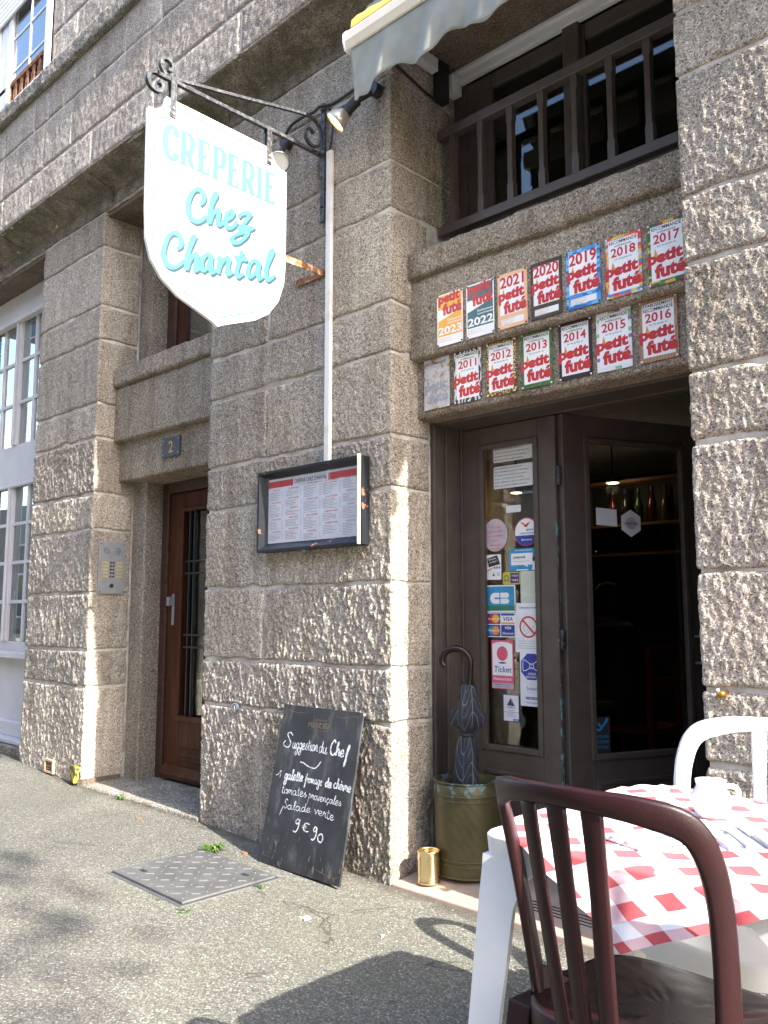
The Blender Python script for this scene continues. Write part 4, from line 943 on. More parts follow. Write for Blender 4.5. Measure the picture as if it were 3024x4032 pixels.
for yr, a, b, mt, ty in TOP: plaque(yr, a, b, mt, ty, 2.362, 2.606, 0.1325)
for yr, a, b, mt, ty in BOT: plaque(yr, a, b, mt, ty, 2.094, 2.334, 0.178)
# ================================================================ SMALL WALL FITTINGS
npl = root('number_plate', 'grey metal house number plate with a golden 2 on the lintel', 'number plate', (-2.1, 0.19, 2.16))
MB().box(-2.205, -2.0, 0.172, 0.179, 2.158, 2.285).build('plate', PLATE, npl, bevel=0.002)
m = MB(); put_text(m, '2', -2.128, -2.076, 2.185, 0.075, lambda a, b: (a, 0.1715, b), 0.01); m.build('numeral', paint('gold_numeral', (0.55, 0.33, 0.09), 0.4), npl)
for a in (-2.19, -2.016):
    for c in (2.175, 2.268): MB().tube([(a, 0.173, c), (a, 0.169, c)], 0.006, 8).build('screw', STEEL, npl)

ic = root('intercom_panel', 'brushed steel intercom panel with yellow name slots on the left pier side', 'intercom', (-2.765, 0.15, 1.29))
XI = -2.754
MB().box(-2.772, XI, 0.053, 0.247, 1.292, 1.642).build('panel', STEEL, ic, bevel=0.002)
IF = lambda a, b: (XI + 0.0006, a, b)
m = MB()
for cy in (0.108, 0.192):
    for r in range(5):
        for c in range(5):
            a, b = cy + (c - 2) * .0095, 1.582 + (r - 2) * .0095
            if (r - 2) ** 2 + (c - 2) ** 2 < 7: m.add([IF(a + .0032 * math.cos(k), b + .0032 * math.sin(k)) for k in np.linspace(0, 2 * math.pi, 7)[:-1]], [tuple(range(6))])
o = m.build('speaker_holes', BLK, ic); o['kind'] = 'stuff'
for r in range(5):
    z = 1.502 - r * 0.0235
    MB().box(XI, XI + .003, 0.072, 0.122, z - .007, z + .007).build('name_slot', paint('name_card', (0.52, 0.44, 0.22), 0.5) if r == 0 else MATS['name_card'], ic)
    MB().box(XI, XI + .003, 0.178, 0.226, z - .007, z + .007).build('name_slot', MATS['name_card'], ic)
    for y in (0.140, 0.160): MB().tube([(XI - .001, y, z), (XI + .006, y, z)], 0.0062, 10).build('call_button', BLACK, ic)
MB().tube([(XI - .001, 0.150, 1.345), (XI + .005, 0.150, 1.345)], 0.014, 14).build('camera_lens', BLACK, ic)
for y in (0.065, 0.235):
    for z in (1.305, 1.63): MB().tube([(XI - .001, y, z), (XI + .002, y, z)], 0.004, 8).build('screw', BLK, ic)

m = MB(); m.tube([(-1.114, -0.002, 0.668), (-1.114, -0.016, 0.668)], 0.022, 20); md = root('wall_medallion', 'small round dark metal survey marker fixed on the stone joint', 'medallion', (-1.114, 0, 0.668))
m.build('disc', PLATE, md); m = MB()
for k in range(24):
    a0, a1 = 2 * math.pi * k / 24, 2 * math.pi * (k + 1) / 24; m.quad(*[(-1.114 + r * math.cos(a), -0.0165, 0.668 + r * math.sin(a)) for r, a in ((.018, a0), (.021, a0), (.021, a1), (.018, a1))])
m.box(-1.116, -1.112, -0.0172, -0.016, 0.656, 0.676); m.build('marking', PAPER, md)
yb = root('service_box', 'small yellow enamel plate at the foot of the left pier corner', 'marker plate', (-2.83, -0.03, 0.07))
MB().hexa([(-2.90, -0.03, 0.075), (-2.785, -0.05, 0.06), (-2.785, -0.012, 0.06), (-2.90, -0.012, 0.075), (-2.895, -0.02, 0.175), (-2.78, -0.035, 0.165), (-2.78, -0.005, 0.165), (-2.895, -0.005, 0.175)]).build('plate', YELBOX, yb, bevel=0.008)
vb = root('air_vent', 'little rusty vent grille at the base of the left pier', 'vent', (-3.2, -0.02, 0.06))
m = MB(); m.box(-3.27, -3.255, -0.022, -0.005, 0.075, 0.165); m.box(-3.155, -3.14, -0.022, -0.005, 0.075, 0.165); m.box(-3.255, -3.155, -0.022, -0.005, 0.152, 0.165); m.box(-3.255, -3.155, -0.022, -0.005, 0.075, 0.088); m.build('frame', SEAL, vb)
for k in range(3): MB().box(-3.255, -3.155, -0.019, -0.008, 0.098 + k * 0.018, 0.108 + k * 0.018).build('louvre', RUST2, vb)
pl = root('pipe_plug', 'brass pipe stub sticking out of the right pier joint', 'pipe', (1.468, 0, 0.90))
MB().tube([(1.468, 0.01, 0.90), (1.466, -0.035, 0.898)], 0.011, 12).build('stub', BRASS, pl, smooth=True)
MB().tube([(1.458, -0.018, 0.888), (1.452, -0.022, 0.915)], 0.008, 10).build('collar', STEEL, pl, smooth=True)

# ================================================================ MENU CASE
mc = root('menu_case', 'black glazed menu case with peeling paint hung on the pier', 'menu case', (-0.51, 0, 1.465))
x0, x1, z0, z1, yf, yb_ = -0.89, -0.139, 1.465, 1.88, -0.064, -0.026
m = MB(); e = 0.014; i = 0.046
def fr(xa, xb, za, zb, y): return [(xa, y, za), (xb, y, za), (xb, y, zb), (xa, y, zb)]
o_ = fr(x0, x1, z0, z1, 0.0); f_ = fr(x0, x1, z0, z1, yf); g_ = fr(x0 + e, x1 - e, z0 + e, z1 - e, yf); h_ = fr(x0 + i, x1 - i * .8, z0 + i, z1 - i * .85, yb_)
m.add(o_ + f_ + g_ + h_, [(a + k, a + (k + 1) % 4, a + 4 + (k + 1) % 4, a + 4 + k) for a in (0, 4, 8) for k in range(4)] + [(3, 2, 1, 0)])
m.build('case', CASE, mc, bevel=0.002)
MB().box(x1 - .001, x1 + .008, yf + .012, -0.004, z0 + .004, z1 - .002).build('side_flange', CASE, mc)
MB().box(x1 - .004, x1 + .004, yf - .012, yf + .008, z0 + .003, z1 + .004).build('rubber_seal', SEAL, mc, bevel=0.002)
pa, pb, pc, pd = x0 + i, x1 - i * .8, z0 + i, z1 - i * .85
MB().box(pa, pb, yb_ + .001, yb_ + .004, pc, pd).build('menu_sheet', PAPER, mc)
MF = lambda lv: (lambda a, b: (a, yb_ + .001 - .0003 * lv, b))
m = MB(); W = pb - pa
for a, b in ((pa, pa + W * .29), (pa + W * .68, pb)): m.quad(*[MF(1)(p, q) for p, q in ((a, pd - .045), (b, pd - .045), (b, pd - .012), (a, pd - .012))])
rnd = random.Random(3)
cols = [(pa + .010, .105), (pa + .135, .125), (pa + .275, .125), (pa + .415, .125), (pa + .555, .110)]
blocks = []
for ci, (cxs, cw) in enumerate(cols):
    z = pd - .062 + (0.0 if ci in (0,) else 0.012 * (ci in (2, 3, 4)))
    while z > pc + .02:
        m.m(0); hw = cw * rnd.uniform(.45, .75); hx = cxs + (cw - hw) / 2
        put_text(m, rnd.choice(['APÉRITIFS', 'GALETTES CLASSIQUES', 'SPÉCIALITÉS', 'SALADES', 'CRÊPES', 'BOISSONS CHAUDES', 'CIDRES', 'EAUX']), hx, hx + hw, z, .0065, MF(1), .02)
        z -= .010
        for _ in range(rnd.randint(4, 9)):
            if z < pc + .008: break
            l = cw * rnd.uniform(.4, .85); m.m(1 if rnd.random() < .88 else 0)
            m.quad(*[MF(1)(p, q) for p, q in ((cxs, z), (cxs + l, z), (cxs + l, z + .0019), (cxs, z + .0019))])
            m.m(1); m.quad(*[MF(1)(p, q) for p, q in ((cxs + cw - .008, z), (cxs + cw, z), (cxs + cw, z + .0019), (cxs + cw - .008, z + .0019))])
            z -= .0075
        z -= .009
m.m(2); put_text(m, 'CRÊPERIE CHEZ CHANTAL', pa + W * .305, pa + W * .665, pd - .036, .019, MF(1), .02)
put_text(m, 'Maison fondée en 1985 · Nos crêpes · Nos galettes', pa + W * .36, pa + W * .61, pd - .048, .0055, MF(1))
o = m.build('printed_menu', [REDP, GREY, BLK], mc)
MB().box(x0 + i - .004, x1 - i * .8 + .004, yb_ - .014, yb_ - .011, z0 + i - .004, z1 - i * .85 + .004).build('glass', glass('menu_glass', (0.97, 0.97, 0.98), 0.8), mc)
MB().box(-0.55, -0.53, -0.05, -0.03, z0 - .012, z0 + .001).build('lock', STEEL, mc)

# ================================================================ CHALKBOARD
cb = root('chalkboard', 'black chalkboard with chef suggestion in white handwriting, leaning on the pier', 'chalkboard', (-0.385, -0.19, 0.012))
TLc, TRc, BLc, BRc = [Vector(p) for p in ((-0.690, -0.028, 0.716), (-0.142, -0.028, 0.716), (-0.660, -0.200, 0.016), (-0.112, -0.200, 0.016))]
nrm = ((TRc - TLc).cross(BLc - TLc)).normalized()
if nrm.y > 0: nrm = -nrm
def CF(u, v, h=0.0): return tuple((TLc * (1 - u) + TRc * u) * (1 - v) + (BLc * (1 - u) + BRc * u) * v + nrm * (0.0004 + h))
off = nrm * -0.010
m = MB(); q = [BLc, BRc, TRc, TLc]
m.add([tuple(p + off) for p in q] + [tuple(p) for p in q], [(3, 2, 1, 0), (4, 5, 6, 7), (0, 1, 5, 4), (1, 2, 6, 5), (2, 3, 7, 6), (3, 0, 4, 7)]); m.build('panel', SLATE, cb, bevel=0.0015)
m = MB(); m.hexa([tuple(p) for p in (TRc + off + Vector((.0005, 0, -.012)), TRc + Vector((.001, 0, -.012)), TRc + Vector((-.010, 0, .0006)), TRc + off + Vector((-.010, 0, .0006)), TRc + off + Vector((.001, 0, -.004)), TRc + Vector((.0015, 0, -.004)), TRc + Vector((-.008, 0, .001)), TRc + off + Vector((-.008, 0, .001)))]); m.build('bare_wood_corner', SEAL, cb)
LET = {'a': ([[(.9, .8), (.6, 1), (.2, .8), (.1, .35), (.35, 0), (.7, .2), (.9, .9), (.88, .2), (1.1, 0), (1.3, .15)]], 1.2),
'c': ([[(.85, .8), (.5, 1), (.15, .6), (.2, .15), (.55, 0), (.95, .25)]], .95), 'ç': ([[(.85, .8), (.5, 1), (.15, .6), (.2, .15), (.55, 0), (.95, .25)], [(.5, 0), (.6, -.3), (.3, -.5)]], .95),
'd': ([[(.85, .75), (.5, 1), (.1, .5), (.35, 0), (.75, .3), (.95, 1.9), (.9, .3), (1.15, 0), (1.3, .15)]], 1.2), 'e': ([[(.1, .4), (.6, .55), (.75, .85), (.45, 1), (.12, .6), (.2, .12), (.55, 0), (.95, .3)]], .95),
'è': ([[(.1, .4), (.6, .55), (.75, .85), (.45, 1), (.12, .6), (.2, .12), (.55, 0), (.95, .3)], [(.3, 1.7), (.6, 1.3)]], .95),
'f': ([[(.15, -1.2), (.4, -.2), (.6, 1.3), (.85, 1.8), (.95, 1.5), (.6, .7), (.5, -.6), (.25, -1.25)], [(.2, .5), (.95, .6)]], .9),
'g': ([[(.85, .8), (.5, 1), (.12, .55), (.35, .05), (.75, .3), (.9, .95), (.8, -.5), (.45, -1), (.15, -.7), (.6, -.1), (1.1, .3)]], 1.05),
'h': ([[(.1, 0), (.45, 1.2), (.55, 1.9), (.35, 1.7), (.2, 0), (.45, .8), (.75, 1), (.85, .6), (.85, .1), (1.15, .1)]], 1.1), 'i': ([[(.1, .6), (.3, 1), (.3, .2), (.5, 0), (.7, .2)], [(.3, 1.45), (.36, 1.35)]], .6),
'l': ([[(.1, .3), (.5, 1.4), (.5, 1.95), (.3, 1.7), (.25, .3), (.45, 0), (.75, .25)]], .65), 'm': ([[(.05, 0), (.15, 1), (.15, .1), (.4, .95), (.55, .9), (.55, .1), (.8, .95), (.98, .85), (1, .1), (1.25, .15)]], 1.25),
'n': ([[(.1, 1), (.15, .05), (.4, .9), (.65, 1), (.75, .6), (.78, .1), (1.05, .15)]], 1.0), 'o': ([[(.6, .95), (.25, .9), (.1, .45), (.35, 0), (.75, .2), (.8, .7), (.55, 1), (.95, .85)]], .95),
'p': ([[(.35, 1.3), (.0, -1.3)], [(.25, .8), (.6, 1.05), (.9, .7), (.65, .2), (.3, .15)]], .95), 'r': ([[(.1, .2), (.3, 1.1), (.35, .85), (.7, .9), (.6, .4), (.75, .05), (.95, .15)]], .9),
's': ([[(.1, .1), (.5, 1.05), (.45, .7), (.75, .35), (.5, 0), (.15, .15)]], .8), 't': ([[(.35, 1.7), (.25, .3), (.45, 0), (.75, .25)], [(.0, 1.15), (.75, 1.2)]], .65), 'u': ([[(.1, 1), (.12, .3), (.4, 0), (.7, .3), (.8, 1), (.8, .2), (1.0, 0), (1.2, .2)]], 1.1),
'v': ([[(.05, 1), (.35, .05), (.5, .2), (.75, 1), (.95, .85)]], .9), 'S': ([[(1.1, 1.9), (.75, 2.35), (.4, 2.0), (.7, 1.3), (1, .75), (.75, .1), (.3, .05), (.0, .5), (.25, .95)]], 1.15), 'Z': ([[(.9, 1.7), (.55, 2.0), (.3, 1.6), (.6, 1.0), (.85, .5), (.5, .1), (.1, .4), (-.5, -1.4)]], 1.0),
'C': ([[(1.1, 1.7), (.8, 2.1), (.3, 1.7), (.1, .9), (.35, .1), (.85, .0), (1.2, .4)]], 1.2), '1': ([[(-.4, .6), (.1, .9), (.6, 1.9), (.45, 0)]], .7), '9': ([[(.85, 1.55), (.5, 1.95), (.15, 1.55), (.4, 1.15), (.8, 1.5), (.85, 1.9), (.72, .5), (.3, -.15), (-.1, -.05)]], 1.0),
'0': ([[(.5, 1.4), (.1, .9), (.25, .1), (.7, .0), (.95, .7), (.7, 1.35), (.45, 1.4)]], 1.0), '€': ([[(.95, 1.55), (.55, 1.75), (.25, 1.3), (.25, .5), (.6, .05), (1, .2)], [(0, 1.1), (.7, 1.15)], [(0, .75), (.65, .8)]], 1.0)}
def write(m, w, s, e, xh, pen, jit=0.06, seed=0, k0=[0]):
    r = random.Random(seed); tot = sum(LET[c][1] for c in w); du, dv = (e[0] - s[0]) / tot, (e[1] - s[1]) / tot; x = 0
    for c in w:
        st, adv = LET[c]
        for pts in st:
            k0[0] += 1
            pp = [(s[0] + (x + a + r.uniform(-jit, jit)) * du, s[1] + (x + a) * dv - (b + r.uniform(-jit, jit)) * xh) for a, b in pts]
            ribbon(m, [(a * 0.54, b * 0.73) for a, b in pp], pen, lambda a, b, h, k=k0[0]: CF(a / 0.54, b / 0.73, h * 0.01 + 4e-6 * k), k=4, lift=6e-5)
        x += adv
words = [('S', (.075, .275), (.185, .277), .042, .0052), ('uggestion', (.198, .276), (.524, .272), .038, .0048), ('du', (.537, .275), (.64, .277), .040, .0048), ('Chef', (.675, .274), (.894, .283), .042, .0075), ('1', (.07, .475), (.115, .475), .026, .0035),
 ('galette', (.161, .475), (.40, .467), .032, .0072), ('fromage', (.42, .468), (.641, .469), .028, .0040), ('de', (.677, .469), (.754, .471), .030, .0068), ('chèvre', (.776, .468), (.98, .474), .030, .0055), ('tomates', (.155, .562), (.474, .556), .028, .0034), ('provençales', (.497, .559), (.894, .562), .026, .0033),
 ('Z', (.205, .652), (.262, .650), .030, .0040), ('alade', (.262, .650), (.554, .640), .027, .0036), ('verte', (.598, .639), (.835, .653), .028, .0036), ('9', (.385, .765), (.455, .762), .036, .0062), ('€', (.475, .758), (.567, .753), .030, .0055), ('9', (.615, .785), (.671, .780), .036, .0062), ('0', (.674, .790), (.75, .787), .032, .0062)]
m = MB()
for i_, (w, s, e, xh, pen) in enumerate(words): write(m, w, s, e, xh, pen, 0.05, i_)
ribbon(m, [(a * .54, b * .73) for a, b in ((.331, .353), (.375, .355), (.442, .371), (.518, .376), (.56, .355), (.586, .327))], 0.0050, lambda a, b, h: CF(a / .54, b / .73, h * .01), lift=3e-5)
m.build('chalk_writing', CHALK, cb)
m = MB()
for p in (((.01, .044), (.09, .036), (.176, .045), (.299, .043)), ((.05, .018), (.05, .064), (.044, .126)), ((.689, .040), (.773, .045), (.91, .029), (.976, .043)), ((.935, .016), (.955, .073), (.958, .128)), ((.70, .945), (.80, .955), (.90, .965), (.985, .95)), ((.94, .90), (.945, .99)), ((.03, .95), (.2, .955))):
    ribbon(m, [(a * .54, b * .73) for a, b in p], 0.0018, lambda a, b, h: CF(a / .54, b / .73, .0001), lift=0)
put_text(m, 'MERCIER', .36, .64, -.128, .030, lambda a, b: CF(a, -b, .0001)); put_text(m, 'CHAMPAGNE', .43, .58, -.083, .011, lambda a, b: CF(a, -b, .0001))
m.add([CF(.505 + .016 * math.cos(k) * (1 if j % 2 else .5), .10 + .012 * math.sin(k) * (1 if j % 2 else .5), .0001) for j, k in enumerate(np.linspace(0, 6.283, 11)[:-1])], [tuple(range(10))])
ribbon(m, [(a * .54, b * .73) for a, b in ((.36, .100), (.42, .092), (.48, .098))], .0012, lambda a, b, h: CF(a / .54, b / .73, .0001), lift=0); ribbon(m, [(a * .54, b * .73) for a, b in ((.53, .098), (.60, .092), (.65, .100))], .0012, lambda a, b, h: CF(a / .54, b / .73, .0001), lift=0)
ribbon(m, [(a * .54, b * .73) for a, b in ((.38, .140), (.50, .146), (.64, .140))], .0012, lambda a, b, h: CF(a / .54, b / .73, .0001), lift=0)
m.build('gold_print', GOLD, cb)

# ================================================================ DOOR STICKERS
YS = 0.4862
def sticker(name, label, x0, x1, z0, z1, draw, base=WHITE, shape=None, cat='sticker', y=YS, n=28):
    t = root(name, label, cat, ((x0 + x1) / 2, y, z0), 'stickers on the glazed doors')
    m = MB(); cx_, cz_, rx, rz = (x0 + x1) / 2, (z0 + z1) / 2, (x1 - x0) / 2, (z1 - z0) / 2
    if shape == 'round': poly = [(cx_ + rx * math.cos(2 * math.pi * k / n), cz_ + rz * math.sin(2 * math.pi * k / n)) for k in range(n)]
    else:
        c = 0.004; poly = [(x0 + c, z0), (x1 - c, z0), (x1, z0 + c), (x1, z1 - c), (x1 - c, z1), (x0 + c, z1), (x0, z1 - c), (x0, z0 + c)]
    m.prism(poly, lambda a, b: (a, y, b), lambda a, b: (a, y + 0.0006, b)); m.build('sheet', base, t)
    k = MB(); mats = []
    def D(mat):
        if mat not in mats: mats.append(mat)
        k.m(mats.index(mat)); return k
    F = lambda lv: (lambda a, b: (a, y - 0.0002 * lv, b))
    def rect(mat, a0, a1, b0, b1, lv=1): D(mat).quad(*[F(lv)(a, b) for a, b in ((a0, b0), (a1, b0), (a1, b1), (a0, b1))])
    def txt(mat, s, a0, a1, b, h, lv=3, bold=.01, **kw): put_text(D(mat), s, a0, a1, b, h, F(lv), bold, **kw)
    def disc(mat, cx, cz, r, lv=1, r2=None): D(mat).add([F(lv)(cx + r * math.cos(q), cz + (r2 or r) * math.sin(q)) for q in np.linspace(0, 2 * math.pi, 25)[:-1]], [tuple(range(24))])
    def ring(mat, cx, cz, ra, rb, lv=1, za=1.0):
        D(mat)
        for q in range(28):
            a0, a1 = 2 * math.pi * q / 28, 2 * math.pi * (q + 1) / 28; k.quad(*[F(lv)(cx + r * math.cos(a), cz + za * r * math.sin(a)) for r, a in ((ra, a0), (rb, a0), (rb, a1), (ra, a1))])
    def poly_(mat, pts, lv=1): D(mat).add([F(lv)(*p) for p in pts], [tuple(range(len(pts)))])
    def pen(mat, pts, w, lv=2): ribbon(D(mat), pts, w, lambda a, b, h: F(lv)(a, b), k=4, lift=0)
    class S: pass
    s = S(); s.rect, s.txt, s.disc, s.ring, s.poly, s.pen = rect, txt, disc, ring, poly_, pen; s.b = (x0, x1, z0, z1)
    draw(s)
    if k.v: k.build('print', mats, t)
    return t
def lines(s, mat, x0, x1, z1, step, txts, h=.006):
    for i, tx in enumerate(txts): s.txt(mat, tx, x0, x0 + (x1 - x0) * (0.75 + 0.25 * ((i * 37) % 10) / 10), z1 - step * i, h)
sticker('paper_notice', 'upper white paper notice taped inside the door glass', .214, .436, 1.866, 1.936, lambda s: lines(s, BLK, .220, .430, 1.924, .0165, ['LES TOILETTES SONT UNIQUEMENT RÉSERVÉES À LA', 'CLIENTÈLE. POUR LES NON CONSOMMATEURS UNE', 'PARTICIPATION DE 50C VOUS SERA DEMANDÉE', 'MERCI POUR VOTRE COMPRÉHENSION'], .0055), PAPER, cat='notice')
sticker('paper_notice', 'lower and taller white paper notice taped inside the door glass', .214, .434, 1.740, 1.846, lambda s: lines(s, BLK, .220, .430, 1.833, .0165, ['SEULS LES PRODUITS SERVIS SUR NOTRE CARTE DOIVENT', 'ÊTRE CONSOMMÉS DANS NOTRE ÉTABLISSEMENT', 'ET TERRASSE. AUCUN PRODUIT (pizza, sandwich,', 'boisson, etc.) PROVENANT DE L\'EXTÉRIEUR', 'NE SERA ACCEPTÉ.', 'MERCI DE VOTRE COMPRÉHENSION.'], .0055), PAPER, cat='notice')
sticker('small_note', 'tiny white note hanging in the door glass under the notices', .282, .365, 1.622, 1.655, lambda s: None, PAPER, cat='notice')
sticker('round_sticker', 'round pale mauve sticker with pink verse on the door glass', .146, .288, 1.445, 1.600, lambda s: [s.txt(PINK, t_, .217 - w_ / 2, .217 + w_ / 2, 1.556 - .021 * i_, .010, shear=.25) for i_, (t_, w_) in enumerate((('Si la vie', .050), ('est savoureuse,', .092), ('nous y sommes', .088), ('pour', .030), ('beaucoup', .060)))] + [s.txt(PINK, "Les Artisans de l'Alimentation", .172, .262, 1.455, .007)], MAUVE, 'round')
def ancv(s):
    s.ring(REDP, .392, 1.526, .061, .0645, 2, 1.015); s.poly(BLUE, [(.392 + .061 * math.cos(q), 1.526 + .062 * math.sin(q)) for q in np.linspace(math.pi + .25, 2 * math.pi - .25, 14)])
    s.poly(REDP, [(.358, 1.571), (.374, 1.570), (.388, 1.560), (.398, 1.566), (.418, 1.573), (.404, 1.558), (.396, 1.548), (.384, 1.549), (.378, 1.560)])
    s.txt(BLUE, 'ancv', .392, .432, 1.532, .011, bold=.02, shear=.15); s.txt(BLUE, 'CHÈQUE-VACANCES', .356, .434, 1.517, .007, bold=.02); s.txt(WHITE, 'Bienvenue', .366, .422, 1.487, .009)
sticker('round_sticker', 'round white and blue holiday cheque sticker with red bird', .328, .456, 1.461, 1.592, ancv, WHITE, 'round')
def just(s):
    s.txt(WHITE, 'RECOMMANDÉ SUR', .33, .42, 1.440, .006); s.rect(WHITE, .306, .424, 1.376, 1.430); s.poly(WHITE, [(.37, 1.377), (.395, 1.377), (.398, 1.366)]); s.txt(BLK, 'Justacoté', .318, .384, 1.407, .012, bold=.03); s.txt(GREY, 'Partagez vos bonnes adresses', .318, .405, 1.391, .005)
    s.rect(WHITE, .335, .40, 1.351, 1.356); s.poly(PAPER, [(.418, 1.352), (.450, 1.352), (.446, 1.385), (.436, 1.396), (.426, 1.388)], 2); s.disc(BLK, .432, 1.402, .010, 2)
sticker('blue_sticker', 'sky blue recommendation sticker with white speech bubble', .295, .452, 1.349, 1.452, just, SKYB)
def sil(s):
    s.poly(BLK, [(.168, 1.413), (.226, 1.428), (.244, 1.385), (.178, 1.372)]); s.txt(WHITE, 'Silence,', .176, .222, 1.402, .009, rise=.2); s.txt(WHITE, 'on fume !', .182, .228, 1.389, .009, rise=.2)
    for q in range(4): s.poly(BLK, [(.205 + q * .010, 1.364), (.211 + q * .010, 1.364), (.214 + q * .010, 1.374), (.208 + q * .010, 1.374)], 2)
    s.pen(ORANGE, [(.166, 1.352), (.185, 1.362), (.2, 1.368)], .006); s.poly(PURPLE, [(.198, 1.330), (.213, 1.330), (.2055, 1.346)]); s.ring(SKYB, .232, 1.338, .005, .008); s.ring(PURPLE, .205, 1.372, .0, .0)
sticker('no_smoking_card', 'small white sticker with a black film clapper', .161, .249, 1.313, 1.431, sil)
sticker('yellow_sticker', 'small lime and purple meal voucher sticker', .257, .353, 1.289, 1.345, lambda s: [s.rect(PURPLE, .300, .349, 1.295, 1.341), s.txt(WHITE, 'CHÈQUE', .306, .344, 1.325, .007), s.txt(WHITE, 'TABLE', .306, .344, 1.304, .009), s.ring(PURPLE, .279, 1.318, .010, .012, 1), s.pen(PURPLE, [(.262, 1.305), (.28, 1.309), (.296, 1.305)], .003), s.pen(PURPLE, [(.266, 1.325), (.28, 1.333), (.292, 1.32)], .002)], YELLO)
sticker('paper_card', 'blank cream card behind the door glass beside the bank sticker', .355, .466, 1.203, 1.348, lambda s: None, CREAM)
def cbs(s):
    s.rect(SKYB, .162, .320, 1.168, 1.281, 1); s.rect(BLUE, .162, .320, 1.252, 1.281, 1.2) if 0 else None; s.rect(GREENP, .162, .320, 1.168, 1.192, 1.3)
    pc_ = lambda cx, cz, a0, a1, r: [(cx + r * math.cos(q), cz + r * .95 * math.sin(q)) for q in np.linspace(a0, a1, 12)]
    s.poly(WHITE, pc_(.210, 1.226, math.pi / 2, 1.5 * math.pi, .027) + [(.236, 1.2005), (.236, 1.2515)], 3); s.rect(SKYB, .208, .238, 1.222, 1.230, 4)
    s.rect(WHITE, .242, .278, 1.228, 1.2515, 3); s.rect(WHITE, .242, .278, 1.2005, 1.224, 3); s.disc(WHITE, .279, 1.2398, .0118, 3.2); s.disc(WHITE, .279, 1.2122, .0118, 3.2)
sticker('bank_card_sticker', 'blue and green square bank card sticker on the door', .156, .326, 1.162, 1.287, cbs)
def cards(s):
    s.rect(BLUE, .164, .239, 1.107, 1.156); s.rect(WHITE, .243, .319, 1.107, 1.156); s.rect(BLUE, .243, .319, 1.146, 1.156, 2); s.rect(AMBER, .243, .319, 1.107, 1.115, 2); s.rect(BLUE, .164, .239, 1.051, 1.103); s.rect(BLUE, .243, .319, 1.051, 1.103)
    s.disc(REDP, .190, 1.1315, .021, 2); s.disc(AMBER, .213, 1.1315, .021, 2.5); s.txt(WHITE, 'MasterCard', .170, .234, 1.127, .009, 4); s.disc(SKYB, .190, 1.077, .021, 2); s.disc(ORANGE, .213, 1.077, .021, 2.5); s.txt(WHITE, 'Maestro', .172, .231, 1.073, .010, 4)
    s.txt(BLUE, 'VISA', .253, .309, 1.122, .018, 3, .02, shear=.2); s.txt(WHITE, 'VISA', .262, .300, 1.084, .012, 3, .02, shear=.2); s.txt(WHITE, 'Electron', .253, .312, 1.060, .011, 3, .01)
sticker('payment_sticker', 'white sticker with four payment card logos under the bank sticker', .160, .323, 1.047, 1.1595, cards)
def nos(s):
    s.txt(BLUE, 'INTERDICTION DE FUMER', .347, .443, 1.178, .007); s.ring(REDP, .394, 1.095, .041, .049, 2); s.poly(REDP, [(.362, 1.121), (.368, 1.127), (.427, 1.069), (.421, 1.063)], 4)
    s.pen(BLK, [(.371, 1.073), (.420, 1.099)], .0016); s.pen(BLK, [(.375, 1.062), (.424, 1.088)], .0016); s.pen(BLK, [(.371, 1.073), (.375, 1.062)], .0016); s.pen(BLK, [(.420, 1.099), (.424, 1.088)], .0016); s.pen(BLK, [(.372, 1.082), (.366, 1.095), (.376, 1.104)], .0016)
    lines(s, GREY, .342, .462, 1.030, .010, ['Fumer ici vous expose à une amende forfaitaire de 68 €', 'ou à des poursuites judiciaires'], .0045); lines(s, GREY, .338, .462, 1.008, .010, ["Pour arrêter de fumer, faites-vous aider en appelant le", '39 89 (0,15 €/min) tabac-info-service.fr'], .0045)
sticker('no_smoking_sign', 'white no smoking notice with red circle on the door glass', .322, .465, .981, 1.203, nos, PAPER, cat='notice')
def tick(s):
    s.rect(WHITE, .191, .303, .872, 1.016); s.poly(WHITE, [(.191, 1.0155), (.303, 1.0155), (.28, 1.023), (.247, 1.026), (.214, 1.023)]); s.disc(PINK, .247, .972, .031, 2, .033); s.disc(BLUE, .247, .930, .022, 2, .004); s.txt(BLUE, 'Ticket', .198, .297, .888, .026, bold=.01, shear=.12); s.txt(WHITE, 'Restaurant', .196, .296, .851, .014, shear=.12); s.rect(MAUVE, .188, .306, .815, .838); s.txt(BLUE, 'www.ticketrestaurant.fr', .204, .292, .829, .006); s.txt(SKYB, '0825 00 00 00', .215, .28, .819, .006)
sticker('voucher_sticker', 'tall pink meal ticket sticker with a pink ball', .186, .309, .812, 1.033, tick, PINK)
def sod(s):
    s.poly(BLUE, [(.406 + .060 * math.cos(q), .918 + .063 * math.sin(q)) for q in np.linspace(math.pi / 8, 2 * math.pi + math.pi / 8, 9)[:-1]])
    s.pen(WHITE, [(.406, .925), (.375, .945), (.362, .944), (.360, .905), (.372, .900), (.406, .917)], .003); s.pen(WHITE, [(.406, .925), (.437, .945), (.450, .944), (.452, .905), (.440, .900), (.406, .917)], .003); s.ring(WHITE, .406, .921, .010, .0125, 3)
    s.txt(WHITE, 'CHÈQUE', .386, .428, .882, .010); s.txt(WHITE, 'RESTAURANT', .376, .438, .868, .009); s.txt(BLUE, 'Sodexho', .378, .446, .814, .017, bold=0); s.txt(GREY, 'Chèques et Cartes de Services', .378, .446, .803, .004); s.rect(BLUE, .372, .466, .774, .785); s.txt(WHITE, 'N° Indigo 0 820 000 000', .376, .463, .777, .006); s.txt(BLUE, 'www.sodexho-fr.com', .376, .458, .757, .007)
    for q in ((.398, .840), (.406, .844), (.415, .841)): s.disc(GREY, q[0], q[1], .0016, 2)
